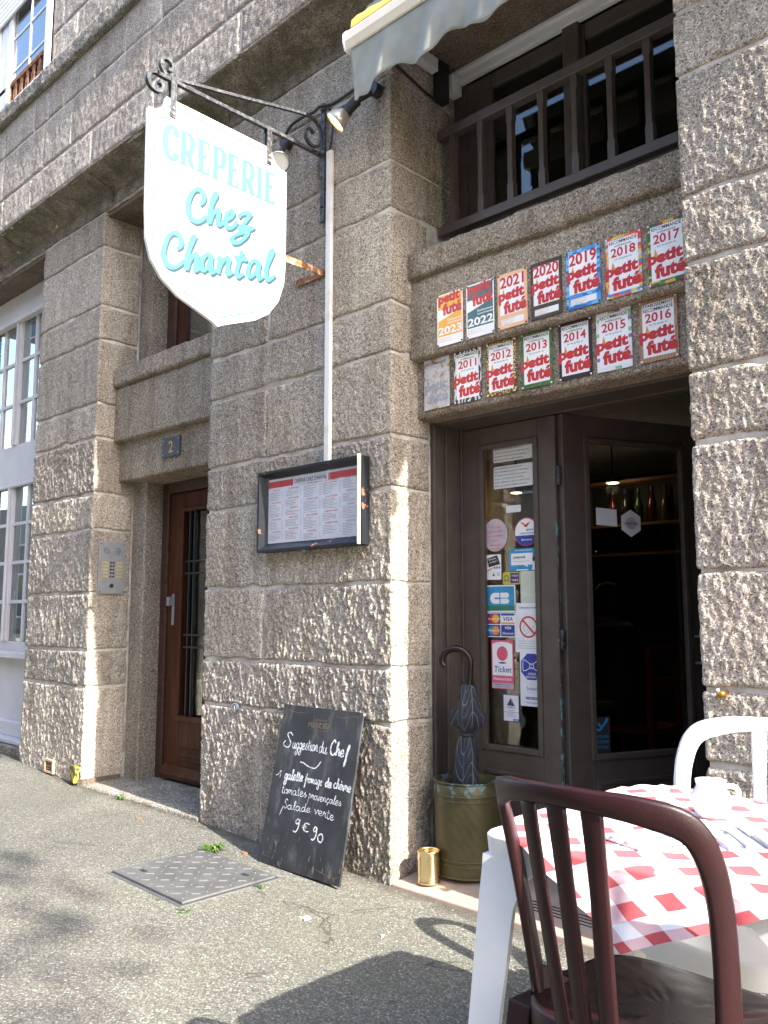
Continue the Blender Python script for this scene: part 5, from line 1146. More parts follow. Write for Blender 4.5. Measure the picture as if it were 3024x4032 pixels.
sticker('voucher_sticker', 'pale sticker with a blue octagon and white bow tie', .344, .468, .744, .981, sod, PAPER)
def umi(s):
    s.rect(PAPER, .2505, .3325, .671, .786); s.poly(PURPLE, [(.268, .740), (.312, .738), (.290, .774)], 2); s.poly(ORANGE, [(.292, .758), (.304, .770), (.297, .754)], 3); s.txt(GREY, 'UMIH', .268, .313, .727, .009); s.txt(BLUE, 'www.umih.fr', .274, .308, .715, .005); s.rect(BLUE, .2505, .3325, .709, .7105, 2); lines(s, GREY, .266, .322, .699, .008, ['Union des Métiers', "et des Industries de l'Hôtellerie"], .005); s.rect(BLUE, .302, .3325, .671, .682, 2); s.txt(WHITE, '2022', .306, .330, .673, .007)
sticker('trade_sticker', 'small blue bordered trade sticker with a dark triangle, lowest on the door', .247, .335, .668, .789, umi, BLUE)
# on the opened leaf
def on_leaf(name, label, pts, mat, extra=None):
    t = root(name, label, 'sticker', TL(pts[0][0], 0.018, pts[0][1]), 'stickers on the glazed doors')
    m = MB(); m.prism(pts, lambda a, b: TL(a, 0.0218, b), lambda a, b: TL(a, 0.0226, b)); m.build('sheet', mat, t)
    if extra: extra(t)
hx = [(.376, 1.628), (.323, 1.598), (.323, 1.535), (.376, 1.503), (.430, 1.535), (.430, 1.598)]
def lab(t):
    m = MB(); m.m(0); m.add([TL(.376 + .03 * math.cos(q), .0214, 1.566 + .03 * math.sin(q)) for q in np.linspace(0, 6.283, 13)[:-1]], [tuple(range(12))]); m.m(1); put_text(m, 'LABOCEA', .338, .414, 1.560, .010, lambda a, b: TL(a, .0208, b), .02); m.build('print', [MAUVE, BLUE], t)
on_leaf('hexagon_sticker', 'white hexagonal laboratory sticker on the opened door leaf', hx, PAPER, lab)
on_leaf('paper_card', 'white paper card stuck inside the opened door leaf', [(.186, 1.630), (.298, 1.625), (.299, 1.547), (.186, 1.552)], PAPER)
def fish(t):
    m = MB(); R3 = lambda a, b, h=0: TL(a, .0205, b); ribbon(m, [(.16, .68), (.18, .665), (.20, .68), (.21, .70)], .012, R3, lift=0); ribbon(m, [(.145, .66), (.165, .65), (.185, .66)], .010, R3, lift=0)
    for q in range(3): put_text(m, 'BRETAGNE', .145, .215, .615 - q * .022, .013, lambda a, b: R3(a, b))
    m.build('print', SKYB, t)
on_leaf('dark_sticker', 'dark sticker with cyan print low on the opened door leaf', [(.138, .705), (.225, .705), (.225, .54), (.138, .54)], DARK, fish)
# ================================================================ UMBRELLA STAND, UMBRELLA, TIN
ZB = 0.042
us = root('umbrella_stand', 'round brass umbrella bin with green blue patina in the doorway', 'umbrella stand', (0.2, 0.27, ZB))
c0 = (0.205, 0.27, ZB); H_ = 0.395
m = MB(); m.lathe([(0.0, 0.004), (0.136, 0.004), (0.139, 0.010), (0.141, 0.05), (0.1425, 0.20), (0.146, H_ - .06), (0.1475, H_), (0.1435, H_), (0.141, H_ - .05), (0.136, 0.02), (0.0, 0.02)], c0, 48); m.build('body', PATINA, us, smooth=True)
for z, r in ((0.055, .1435), (0.075, .1440), (H_ - .075, .1480), (H_ - .055, .1485), (H_ - .002, .1490), (0.008, .141)):
    m = MB(); m.lathe([(r - .003, z - .004), (r + .0025, z - .002), (r + .0025, z + .002), (r - .003, z + .004)], c0, 48); m.build('hoop', PATINA, us, smooth=True)
um = root('umbrella', 'folded navy plaid umbrella with curved wooden handle standing in the bin', 'umbrella', (0.2, 0.26, ZB + .03))
A0, A1 = Vector((0.185, 0.255, 0.08)), Vector((0.252, 0.232, 0.86)); ax = (A1 - A0).normalized(); u_ = Vector((0.76, 0.65, 0)); u_ = (u_ - ax * u_.dot(ax)).normalized(); v_ = ax.cross(u_)
def UA(z): return A0 + (A1 - A0) * ((z - A0.z) / (A1.z - A0.z))
hp = [(0.252, 0.80), (0.256, 0.90), (0.258, 0.945), (0.247, 0.975), (0.222, 0.997), (0.196, 1.002), (0.168, 0.990), (0.150, 0.962), (0.150, 0.938), (0.160, 0.925)]
hx0 = 0.252
m = MB(); pth = smooth_path([(p[0], p[1]) for p in hp], 6); m.tube([Vector((0.25, 0.232, 0)) + Vector(((x - .25) * .76, (x - .25) * .65, z)) * 1.0 if 1 else 0 for x, z in [(0.25 + (a - 0.252) * 1.15, b) for a, b in pth]], 0.0155, 12)
m.build('handle', paint('polished_dark_wood', (0.016, 0.008, 0.007), 0.28, (0.010, 0.006, 0.005), 30, spec=0.3), um, smooth=True)
MB().tube([A0, UA(0.83)], 0.005, 8).build('shaft', STEEL, um, smooth=True)
for k in range(8):
    a = 2 * math.pi * k / 8; d = u_ * math.cos(a) + v_ * math.sin(a); MB().tube([UA(0.81) + d * 0.028, UA(0.85) + d * 0.024, UA(0.862) + d * 0.022], [0.003, 0.0025, 0.0035], 6).build('rib_tip', BLACK, um)
prof = [(0.09, .022), (0.20, .040), (0.36, .052), (0.46, .055), (0.55, .048), (0.60, .040), (0.628, .027), (0.645, .026), (0.665, .043), (0.69, .056), (0.715, .058), (0.76, .050), (0.80, .042), (0.835, .033), (0.85, .028)]
m = MB(); n = 48; uvs = []
for i, (z, r) in enumerate(prof):
    for k in range(n):
        a = 2 * math.pi * k / n; tw = a + z * 5; f = 1 + 0.16 * math.cos(4 * tw) * min(1, r / .04) + 0.08 * math.sin(7 * tw + z * 20)
        if 0.66 < z < .72: f *= 1 + 0.25 * max(0, math.cos(2 * a + .4)) ** 3
        m.v.append(tuple(UA(z) + (u_ * math.cos(a) + v_ * math.sin(a)) * r * f + Vector((0, 0, -0.02 * max(0, math.cos(2 * a + .4)) if 0.67 < z < .70 else 0)))); uvs.append((k / n * 1.0 + z * 0.12, z * 1.5 - 0.06 * math.sin(a * 4)))
m.f = [(i * n + k, i * n + (k + 1) % n, (i + 1) * n + (k + 1) % n, (i + 1) * n + k) for i in range(len(prof) - 1) for k in range(n)]; m.mi = [0] * len(m.f); m.uv = uvs
m.build('canopy', PLAID, um, smooth=True)
m = MB(); m.tube([UA(0.632) + (u_ * math.cos(a) + v_ * math.sin(a)) * 0.030 for a in np.linspace(0, 6.283, 17)], 0.006, 6); m.build('tie_band', paint('navy_band', (0.012, 0.015, 0.03), 0.7), um)
tc = (0.135, 0.088, 0.024); tn = root('tin_can', 'shiny golden empty tin can standing on the stone threshold', 'tin can', tc)
pr = [(0.0, 0.002), (0.047, 0.002), (0.0495, 0.005), (0.0475, 0.009), (0.047, 0.022)] + [(0.047 + 0.0011 * (k % 2), 0.025 + 0.0042 * k) for k in range(18)] + [(0.047, 0.104), (0.047, 0.127), (0.0495, 0.130), (0.0495, 0.133), (0.0465, 0.133), (0.046, 0.128), (0.046, 0.01), (0.0, 0.006)]
MB().lathe(pr, tc, 40).build('body', TIN, tn, smooth=True)

# ================================================================ MANHOLE, WEEDS, LITTER
def rnd_pt(x, y, z=0.0): return (x, y, gz(x) + z)
mh = root('manhole_cover', 'square grey cast metal manhole cover with raised treads in the pavement', 'manhole cover', rnd_pt(-0.685, -0.53))
X0, X1, Y0_, Y1_ = -0.958, -0.412, -0.768, -0.296
def slab(m, x0, x1, y0, y1, zt, zb=-0.02): m.hexa([rnd_pt(x0, y0, zb), rnd_pt(x1, y0, zb), rnd_pt(x1, y1, zb), rnd_pt(x0, y1, zb), rnd_pt(x0, y0, zt), rnd_pt(x1, y0, zt), rnd_pt(x1, y1, zt), rnd_pt(x0, y1, zt)])
m = MB(); slab(m, X0 - .018, X1 + .018, Y0_ - .018, Y1_ + .018, 0.004); m.build('rim', ZINC, mh, bevel=0.003)
m = MB(); slab(m, X0 - .007, X1 + .007, Y0_ - .007, Y1_ + .007, 0.0048, 0.0); m.build('dirt_gap', BLK, mh)
m = MB(); slab(m, X0, X1, Y0_, Y1_, 0.013); m.build('lid', ZINC, mh, bevel=0.004)
tb = None
for i in range(9):
    for j in range(8):
        x = X0 + 0.04 + i * 0.058; y = Y0_ + 0.035 + j * 0.058
        if (i, j) in ((1, 1), (7, 6)): continue
        if tb is None:
            q = MB().hexa([(-.020, -.0045, 0), (.020, -.0045, 0), (.020, .0045, 0), (-.020, .0045, 0), (-.017, -.0025, .004), (.017, -.0025, .004), (.017, .0025, .004), (-.017, .0025, .004)]); tb = q.build('tread_bar', ZINC, mh); o = tb
        else:
            o = tb.copy(); COL.objects.link(o)
        o.parent = mh; o.matrix_parent_inverse = Matrix.Translation(-Vector(mh.location)); o.location = rnd_pt(x, y, 0.0128); o.rotation_euler = (0, 0, R(45 if (i + j) % 2 else -45))
for x, y in ((X0 + .098, Y0_ + .093), (X0 + .446, Y0_ + .383)):
    m = MB(); slab(m, x - .022, x + .022, y - .011, y + .011, 0.0138, 0.005); m.build('key_slot', BLK, mh)
def weed(x, y, n, r, h, seed, label):
    g = random.Random(seed); m = MB()
    for k in range(n):
        a = g.uniform(0, 6.28); l = r * g.uniform(.5, 1.0); hh = h * g.uniform(.4, 1.0); w = 0.004 * g.uniform(.6, 1.3); bx, by = x + g.uniform(-.02, .02), y + g.uniform(-.012, .012)
        d = Vector((math.cos(a), math.sin(a), 0)); s = Vector((-d.y, d.x, 0)) * w; b = Vector(rnd_pt(bx, by)); p1 = b + d * l * .5 + Vector((0, 0, hh)); p2 = b + d * l + Vector((0, 0, hh * g.uniform(.2, .9)))
        m.add([b - s, b + s, p1 + s, p1 - s, p2], [(0, 1, 2, 3), (3, 2, 4)])
    return tag(m.build('weed', GRASS, loc=rnd_pt(x, y)), label, 'weed', 'weeds in the pavement')
weed(-0.93, -0.265, 90, 0.085, 0.04, 1, 'largest tuft of green weeds behind the manhole cover')
weed(-2.23, -0.022, 14, 0.04, 0.035, 2, 'small green weed at the edge of the door step')
weed(-0.37, -0.42, 8, 0.03, 0.02, 3, 'tiny weed at the right corner of the manhole cover')
weed(-0.345, -0.80, 8, 0.035, 0.012, 4, 'tiny flat weed at the near corner of the manhole cover')
def bit(x, y, r, seed, mat, label):
    g = random.Random(seed); m = MB(); p = [(x + r * math.cos(a) * g.uniform(.5, 1.1), y + r * math.sin(a) * g.uniform(.4, 1.0)) for a in np.linspace(0, 6.28, 9)[:-1]]
    m.prism(p, lambda a, b: rnd_pt(a, b, .001), lambda a, b: rnd_pt(a, b, .004 + .004 * g.random())); return tag(m.build('litter', mat, loc=rnd_pt(x, y)), label, 'litter')
bit(0.03, -0.51, 0.028, 1, PAPER, 'crumpled white paper scrap lying on the asphalt near the chalkboard')
bit(-0.80, -0.17, 0.022, 2, paint('dry_leaf', (0.30, 0.13, 0.04), 0.8), 'curled brown leaf by the wall behind the manhole cover')
bit(-1.72, -0.20, 0.018, 3, MATS['dry_leaf'], 'small brown leaf lying in front of the door step')
bit(0.35, -0.42, 0.010, 4, PAPER, 'tiny white scrap on the asphalt in front of the threshold')
# loose grit along the foot of the wall
g = random.Random(5); m = MB()
for k in range(900):
    x = g.uniform(-3.7, 1.3); y = -0.02 - abs(g.gauss(0, 0.10)) - (0.0 if g.random() < .7 else g.uniform(0, .9)); r = g.uniform(.0015, .0042); z = gz(x)
    if X0 - .02 < x < X1 + .02 and Y0_ - .02 < y < Y1_ + .02: continue
    m.add([(x + r, y, z), (x - r * .5, y + r * .8, z), (x - r * .5, y - r * .8, z), (x, y, z + r)], [(0, 1, 3), (1, 2, 3), (2, 0, 3)])
gr = m.build('grit', paint('pale_grit', (0.36, 0.33, 0.28), 0.9, (0.16, 0.14, 0.12), 60)); gr['kind'] = 'stuff'; gr['label'] = 'loose grit scattered along the foot of the stone wall'; gr['category'] = 'grit'

# ================================================================ TABLE, CLOTH, CHAIRS
TX, TY = 1.778, -0.89; tilt = math.atan(SLOPE)
tb_ = root('table', 'white resin garden table in front of the doorway', 'table', (TX, TY, gz(TX)), local=True, rot=(0, tilt, 0))
hw, hd, TH = 0.358, 0.362, 0.728
def rrect(w, d, r, n=6):
    out = []
    for sx, sy, a0 in ((1, 1, 0), (-1, 1, 90), (-1, -1, 180), (1, -1, 270)):
        for k in range(n + 1): a = R(a0 + 90 * k / n); out.append((sx * (w - r) + r * math.cos(a), sy * (d - r) + r * math.sin(a)))
    return out
m = MB(); p0, p1, p2 = rrect(hw, hd, .035), rrect(hw - .006, hd - .006, .032), rrect(hw - .004, hd - .004, .034); n = len(p0)
m.add([(a, b, TH) for a, b in p1] + [(a, b, TH - .006) for a, b in p0] + [(a, b, TH - .050) for a, b in p2] + [(a * .96, b * .96, TH - .050) for a, b in p2] + [(a * .96, b * .96, TH - .012) for a, b in p2], [tuple(range(n))] + [(i * n + k, (i + 1) * n + k, (i + 1) * n + (k + 1) % n, i * n + (k + 1) % n) for i in range(4) for k in range(n)] + [tuple(range(5 * n - 1, 4 * n - 1, -1))])
m.build('table_top', RESIN_W, tb_, smooth=False, bevel=0.002)
for sx in (-1, 1):
    for sy in (-1, 1):
        m = MB()
        lv = [(TH - .046, 0.0, .150), (TH - .085, .002, .105), (TH - .14, .006, .088), (0.30, .022, .072), (0.0, .045, .058)]
        for (za, oa, wa), (zb_, ob, wb) in zip(lv, lv[1:]):
            for axis in (0, 1):
                def cs(z, o, w, t=.012):
                    cx_, cy_ = sx * (hw - .004 + o), sy * (hd - .004 + o)
                    if axis == 0: return [(cx_, cy_, z), (cx_ - sx * w, cy_, z), (cx_ - sx * w, cy_ - sy * t, z), (cx_, cy_ - sy * t, z)]
                    return [(cx_, cy_ - sy * t, z), (cx_, cy_ - sy * w, z), (cx_ - sx * t, cy_ - sy * w, z), (cx_ - sx * t, cy_ - sy * t, z)]
                m.hexa(cs(zb_, ob, wb) + cs(za, oa, wa))
        m.build('leg', RESIN_W, tb_)
# gingham cloth laid cornerwise
m = MB(); n = 120; L = 0.452; uv = []; ca_, sa_ = math.cos(R(44)), math.sin(R(44)); gy = random.Random(4)
for i in range(n + 1):
    for j in range(n + 1):
        a, b = (i / n * 2 - 1) * L, (j / n * 2 - 1) * L; x, y = a * ca_ - b * sa_ + .022, a * sa_ + b * ca_
        z = TH + .0045 + .0014 * math.sin(x * 31 + y * 13) + .0030 * float(vnoise(x * 9, y * 9, 0, 5)) + .0018 * float(vnoise(x * 24, y * 24, 3, 6))
        wv = lambda t: 0.006 * math.sin(t * 26) + .004 * math.sin(t * 61 + 1)
        ox, oy = abs(x) - hw, abs(y) - hd
        X_, Y_ = x, y
        if oy > -.01:
            o = oy + .01; X_ = x; k = min(1, o / .025); Y_ = math.copysign(hd + .004 + .012 * math.sin(k * 1.57) + max(0, o - .03) * .22 + wv(x) * min(1, o / .12), y); z = z - max(0, o - .006) * 0.46
        if ox > -.01:
            o = ox + .01; k = min(1, o / .025); X_ = math.copysign(hw + .004 + .012 * math.sin(k * 1.57) + max(0, o - .03) * .22 + wv(y) * min(1, o / .12), x); z = z - max(0, o - .006) * 0.46
        m.v.append((X_, Y_, z)); uv.append((a / 0.094 + 10, b / 0.094 + 10))
m.f = [(i * (n + 1) + j, (i + 1) * (n + 1) + j, (i + 1) * (n + 1) + j + 1, i * (n + 1) + j + 1) for i in range(n) for j in range(n)]; m.mi = [0] * len(m.f); m.uv = uv
tcl = m.build('tablecloth', GINGHAM, smooth=True); tcl.location = (TX, TY, gz(TX)); tcl.rotation_euler = (0, tilt, 0); tag(tcl, 'red and white gingham cloth laid cornerwise over the table', 'tablecloth')
tz = TH + gz(TX) + .006
def on_table(x, y): return tz - SLOPE * (x - TX)
jp = (1.742, -0.778); jg = root('milk_jug', 'squat white china jug on the gingham cloth', 'jug', (*jp, on_table(*jp)))
MB().lathe([(0, 0), (.028, 0), (.032, .005), (.042, .022), (.046, .036), (.044, .050), (.034, .064), (.031, .070), (.033, .080), (.0345, .083), (.031, .083), (.028, .072), (.031, .062), (.040, .048), (.026, .01), (0, .008)], (*jp, on_table(*jp)), 36).build('body', CHINA, jg, smooth=True)
m = MB(); m.tube(smooth_path([(jp[0] + .025, jp[1] + .022, on_table(*jp) + .070), (jp[0] + .044, jp[1] + .037, on_table(*jp) + .066), (jp[0] + .048, jp[1] + .040, on_table(*jp) + .045), (jp[0] + .030, jp[1] + .026, on_table(*jp) + .028)], 5), .006, 8); m.build('handle', CHINA, jg, smooth=True)
sp = (1.614, -0.755); ss = root('salt_shaker', 'small white salt shaker behind the maroon chair rim', 'salt shaker', (*sp, on_table(*sp)))
MB().lathe([(0, 0), (.017, 0), (.018, .004), (.0155, .030), (.014, .042), (.010, .047), (0, .049)], (*sp, on_table(*sp)), 20).build('body', CHINA, ss, smooth=True)
m = MB()
for k in range(4): m.box(sp[0] - .006 + k * .004, sp[0] - .0045 + k * .004, sp[1] - .001, sp[1] + .001, on_table(*sp) + .0475, on_table(*sp) + .0496)
m.build('holes', BLK, ss)
def setting(x, y, ang, label1, label2, label3):
    z = on_table(x, y); M4 = Matrix.Translation((x, y, z)) @ Matrix.Rotation(ang, 4, 'Z')
    m = MB(); m.box(-.055, .055, -.085, .085, 0.0005, .004); m.box(-.053, .052, -.083, .083, .0042, .007); m.v = [tuple(M4 @ Vector(p)) for p in m.v]; tag(m.build('paper_napkin', PAPER, loc=(x, y, z)), label1, 'napkin')
    f = root('fork', label2, 'fork', (x, y, z)); m = MB(); m.tube([M4 @ Vector(p) for p in ((-.022, -.09, .011), (-.022, 0, .013), (-.022, .035, .010))], [.0045, .0025, .004], 6, flat=.5); m.build('handle', STEEL, f, smooth=True)
    for k in range(4): m = MB(); m.tube([M4 @ Vector(p) for p in ((-.022, .033, .0105), (-.030 + k * .0055, .045, .010), (-.030 + k * .0055, .085, .013))], .0012, 5); m.build('tine', STEEL, f)
    kn = root('knife', label3, 'knife', (x, y, z)); m = MB(); m.tube([M4 @ Vector(p) for p in ((.022, -.09, .011), (.022, .0, .011))], .005, 6, flat=.6); m.build('handle', STEEL, kn, smooth=True)
    m = MB(); m.box(.016, .028, 0.0, .09, .0095, .0115); m.v = [tuple(M4 @ Vector(p)) for p in m.v]; m.build('blade', STEEL, kn)
setting(1.87, -0.93, R(40), 'white paper napkin beside the jug on the gingham cloth', 'steel fork on the napkin beside the jug', 'steel knife on the napkin beside the jug')
setting(1.735, -1.06, R(-20), 'white paper napkin seen through the back of the maroon chair', 'steel fork on the napkin behind the maroon chair back', 'steel knife on the napkin behind the maroon chair back')

def chair(label, mat, loc, ang, sc=1.0, lean=0.15, sh=None):
    t = root('garden_chair', label, 'chair', loc, 'resin chairs round the table', local=True, rot=(0, tilt, ang)); t.scale = (sc, sc, sh or sc)
    RX, RY = 0.262, 0.20
    def dev(s, z, off=0.0):
        ph = s / 0.262; zz = max(0, z - .40)
        x = RX * math.sin(ph) * (1 - .36 * max(0, .80 - z)); y = 0.20 - RY * (1 - math.cos(ph)) + lean * zz ** 1.1 + 0.03
        nx, ny = math.sin(ph) / RX, math.cos(ph) / RY; l = math.hypot(nx, ny); return Vector((x + off * nx / l, y + off * ny / l, z))
    def strip(path, w, th, k=6, prof=None):
        p = smooth_path(path, k); d = np.gradient(p, axis=0); d /= np.hypot(d[:, 0], d[:, 1])[:, None]; nn = np.stack([-d[:, 1], d[:, 0]], 1); m = MB(); q = len(p)
        W = np.interp(np.linspace(0, 1, q), np.linspace(0, 1, len(w)), w); ring_ = [(-1, -.55), (-.72, -1), (.72, -1), (1, -.55), (1, .55), (.72, 1), (-.72, 1), (-1, .55)]
        for i in range(q):
            for a, b in ring_: e = p[i] + nn[i] * a * W[i]; m.v.append(tuple(dev(e[0], e[1], b * th)))
        m.f = [(i * 8 + a, i * 8 + (a + 1) % 8, i * 8 + 8 + (a + 1) % 8, i * 8 + 8 + a) for i in range(q - 1) for a in range(8)] + [tuple(range(7, -1, -1)), tuple(8 * q - 8 + a for a in range(8))]; m.mi = [0] * len(m.f); return m
    U = [(-.305, .405), (-.312, .52), (-.312, .64), (-.298, .735), (-.255, .805), (-.17, .832), (-.08, .842), (0, .845), (.08, .842), (.17, .832), (.255, .805), (.298, .735), (.312, .64), (.312, .52), (.305, .405)]
    strip(U, [.034, .030, .029, .029, .027, .023, .0185, .0175, .0185, .023, .027, .029, .029, .030, .034], .011, 7).build('back_frame', mat, t, smooth=True)
    for s in (-.072, 0, .072): strip([(s * .82, .415), (s * .9, .55), (s, .70), (s * 1.04, .835)], [.021, .019, .018, .021], .007, 5).build('slat', mat, t, smooth=True)
    # seat
    m = MB(); nr, na = 14, 64
    def so(a, k=1.0):
        c, s_ = math.cos(a), math.sin(a); ex = 0.62; return (.228 * k * math.copysign(abs(c) ** ex, c), -.03 + .235 * k * math.copysign(abs(s_) ** ex, s_))
    rows = [(i / nr, 0) for i in range(1, nr + 1)] + [(1.02, -.006), (1.03, -.03), (1.025, -.05)]
    m.v.append((0, -.03, .424))
    for k, dz in rows:
        for q in range(na):
            x, y = so(2 * math.pi * q / na, k); z = .424 + .022 * min(k, 1) ** 3 + dz
            if y < -.10: z -= .028 * ((-.10 - y) / .16) ** 2
            g_ = (x + y) * 34
            if .25 < k < .88 and (g_ % 1) < .16: z -= .0025
            m.v.append((x, y, z))
    m.f = [(0, 1 + q, 1 + (q + 1) % na) for q in range(na)] + [(1 + i * na + q, 1 + (i + 1) * na + q, 1 + (i + 1) * na + (q + 1) % na, 1 + i * na + (q + 1) % na) for i in range(len(rows) - 1) for q in range(na)]; m.mi = [0] * len(m.f)
    m.build('seat', mat, t, smooth=True)
    for sx in (-1, 1):
        m = MB(); m.hexa([(sx * .205, -.255, 0), (sx * .245, -.255, 0), (sx * .245, -.215, 0), (sx * .205, -.215, 0), (sx * .165, -.235, .41), (sx * .225, -.235, .41), (sx * .225, -.165, .41), (sx * .165, -.165, .41)]); m.build('leg', mat, t, bevel=0.004)
        m = MB(); m.hexa([(sx * .205, .245, 0), (sx * .245, .245, 0), (sx * .245, .285, 0), (sx * .205, .285, 0), (sx * .185, .10, .43), (sx * .245, .10, .43), (sx * .245, .17, .43), (sx * .185, .17, .43)]); m.build('leg', mat, t, bevel=0.004)
        m = MB(); pa_, pb_ = dev(sx * .305, .42), dev(sx * .30, .50); m.hexa([(sx * .20, .02, .40), (sx * .232, .02, .40), tuple(pa_ + Vector((0, .02, -.02))), (sx * .19, .15, .40), (sx * .20, .02, .442), (sx * .236, .02, .446), tuple(pb_), (sx * .2, .15, .444)]); m.build('side_web', mat, t, bevel=0.004)
    return t
chair('maroon resin chair seen from behind, pushed up to the near table edge', RESIN_M, (1.800, -1.165, gz(1.800)), R(173.5), 0.955, sh=1.045)
chair('white resin chair at the far side of the table by the doorway', RESIN_W, (1.698, -0.512, gz(1.698)), R(-1.4), 1.045)

# ================================================================ INSIDE THE RESTAURANT
sh = root('bar_shelf', 'wooden bar shelves inside the dark restaurant', 'shelf', (-0.4, 3.0, 0.05))
for z in (1.60, 1.815, 2.14): MB().box(-0.80, 0.10, 2.95, 3.15, z - .02, z).build('board', SHELF, sh)
for x in (-0.82, 0.10): MB().box(x, x + .03, 2.95, 3.15, 0.05, 2.2).build('upright', SHELF, sh)
MB().box(-0.8, 0.1, 3.15, 3.17, 0.05, 2.2).build('back_board', DARK, sh)
bc = [paint('bottle_%d' % k, c, 0.12) for k, c in enumerate(((0.12, 0.02, 0.012), (0.02, 0.05, 0.016), (0.13, 0.065, 0.012), (0.02, 0.02, 0.02), (0.10, 0.008, 0.008)))]
names = ['red', 'green', 'amber', 'dark', 'ruby']
for k in range(5):
    x = -0.55 + k * 0.105; q = root('bottle', '%s glass bottle standing on the upper bar shelf' % names[(k * 3) % 5], 'bottle', (x, 3.03, 1.815), 'bottles on the bar shelf')
    MB().lathe([(0, 0), (.030, 0), (.031, .15), (.012, .20), (.012, .25), (0, .25)], (x, 3.03, 1.815), 12).build('body', bc[(k * 3) % 5], q, smooth=True); MB().lathe([(.013, .235), (.014, .265), (0, .265)], (x, 3.03, 1.815), 10).build('cap', BLK, q)
for k in range(7):
    x = -0.70 + k * 0.11; q = root('wine_glass', 'stemmed wine glass standing on the lower bar shelf', 'glass', (x, 3.03, 1.60), 'glasses on the bar shelf')
    MB().lathe([(.028, 0), (.004, .006), (.004, .07), (.028, .10), (.030, .14), (.026, .17)], (x, 3.03, 1.60), 14).build('bowl', GLASS, q, smooth=True)
for (x, y, z, lb) in ((-0.42, 2.8, 2.10, 'small glowing ceiling spot above the bar shelves'), (-1.30, 2.85, 2.12, 'small glowing ceiling spot seen through the door stickers')):
    q = root('ceiling_spot', lb, 'lamp', (x, y, z)); MB().lathe([(.05, 0.0), (.05, .02), (.0, .02)], (x, y, z), 16).build('housing', STEEL, q); MB().lathe([(0, -.002), (.040, -.002), (.042, .004)], (x, y, z), 16).build('bulb', LAMP2, q); ld = bpy.data.lights.new('bulb_light', 'POINT'); ld.energy = 0.25; ld.color = (1.0, 0.78, 0.5); ld.shadow_soft_size = 0.04; lo = bpy.data.objects.new('bulb_light', ld); COL.objects.link(lo); lo.location = (x, y, z - .05); attach(lo, q); lo.location = (x, y, z - .05); MB().tube([(x, y, z + .02), (x, y, 2.42)], .006, 6).build('stem', BLACK, q)
rc = root('dining_chair', 'red wooden dining chair inside the dark doorway', 'chair', (0.10, 2.05, 0.045))
for dx in (-.18, .18):
    for dy, h in ((-.18, .9), (.18, .45)): MB().box(.10 + dy - .018, .10 + dy + .018, 2.05 + dx - .018, 2.05 + dx + .018, .045, .045 + (h if dy > 0 else .45) + (.45 if dy > 0 else 0)).build('leg', REDC, rc)
MB().box(-.10, .30, 1.85, 2.25, .47, .50).build('seat', REDC, rc)
for z in (.72, .90): MB().box(.27, .29, 1.87, 2.23, z, z + .06).build('back_rail', REDC, rc)
# seated diner, seen dimly through the opened leaf
pe = root('person', 'seated person in dark clothes leaning forward inside the dark restaurant', 'person', (0.05, 2.05, 0.5))
J = {'pel': (0.08, 2.05, .58), 'spi': (0.05, 2.05, .78), 'che': (-0.02, 2.05, .98), 'nec': (-0.06, 2.05, 1.10), 'hea': (-0.09, 2.05, 1.19), 'top': (-0.10, 2.05, 1.30), 'sl': (-0.02, 1.88, 1.03), 'el': (-0.12, 1.84, .80), 'wl': (-0.36, 1.92, .78), 'sr': (-0.02, 2.22, 1.03), 'er': (-0.12, 2.26, .80), 'wr': (-0.36, 2.18, .78), 'hl': (0.06, 1.96, .56), 'kl': (-0.36, 1.94, .56), 'al': (-0.34, 1.94, .12), 'tl': (-0.48, 1.94, .08), 'hr': (0.06, 2.14, .56), 'kr': (-0.36, 2.16, .56), 'ar': (-0.34, 2.16, .12), 'tr': (-0.48, 2.16, .08)}
rad = {'pel': .13, 'spi': .12, 'che': .14, 'nec': .055, 'hea': .085, 'top': .07, 'sl': .075, 'el': .05, 'wl': .033, 'sr': .075, 'er': .05, 'wr': .033, 'hl': .09, 'kl': .06, 'al': .04, 'tl': .035, 'hr': .09, 'kr': .06, 'ar': .04, 'tr': .035}
ed = [('pel', 'spi'), ('spi', 'che'), ('che', 'nec'), ('nec', 'hea'), ('hea', 'top'), ('che', 'sl'), ('sl', 'el'), ('el', 'wl'), ('che', 'sr'), ('sr', 'er'), ('er', 'wr'), ('pel', 'hl'), ('hl', 'kl'), ('kl', 'al'), ('al', 'tl'), ('pel', 'hr'), ('hr', 'kr'), ('kr', 'ar'), ('ar', 'tr')]
ks = list(J)
for sd, w_, dy in (('l', 'wl', 1), ('r', 'wr', -1)):
    wv_ = Vector(J[w_]); pn = 'p' + sd; J[pn] = tuple(wv_ + Vector((-.06, .01 * dy, -.005))); rad[pn] = .026; ed.append((w_, pn)); ks.append(pn)
    for f_, (ox, oy, ln) in enumerate(((-.04, -.03, .05), (-.045, -.012, .058), (-.045, .006, .054), (-.04, .022, .044), (.01, .035 * 1, .035))):
        a_, b_ = '%s%da' % (sd, f_), '%s%db' % (sd, f_); J[a_] = tuple(Vector(J[pn]) + Vector((ox, oy * dy, 0))); J[b_] = tuple(Vector(J[a_]) + Vector((-ln * .8, 0, -.022))); rad[a_] = .0095; rad[b_] = .008; ed += [(pn, a_), (a_, b_)]; ks += [a_, b_]
me = bpy.data.meshes.new('body'); me.from_pydata([J[k] for k in ks], [(ks.index(a), ks.index(b)) for a, b in ed], []); bo = bpy.data.objects.new('body', me); COL.objects.link(bo); attach(bo, pe)
sk = bo.modifiers.new('skin', 'SKIN')
for k, sv in zip(ks, me.skin_vertices[0].data): sv.radius = (rad[k], rad[k]); sv.use_root = (k == 'pel')
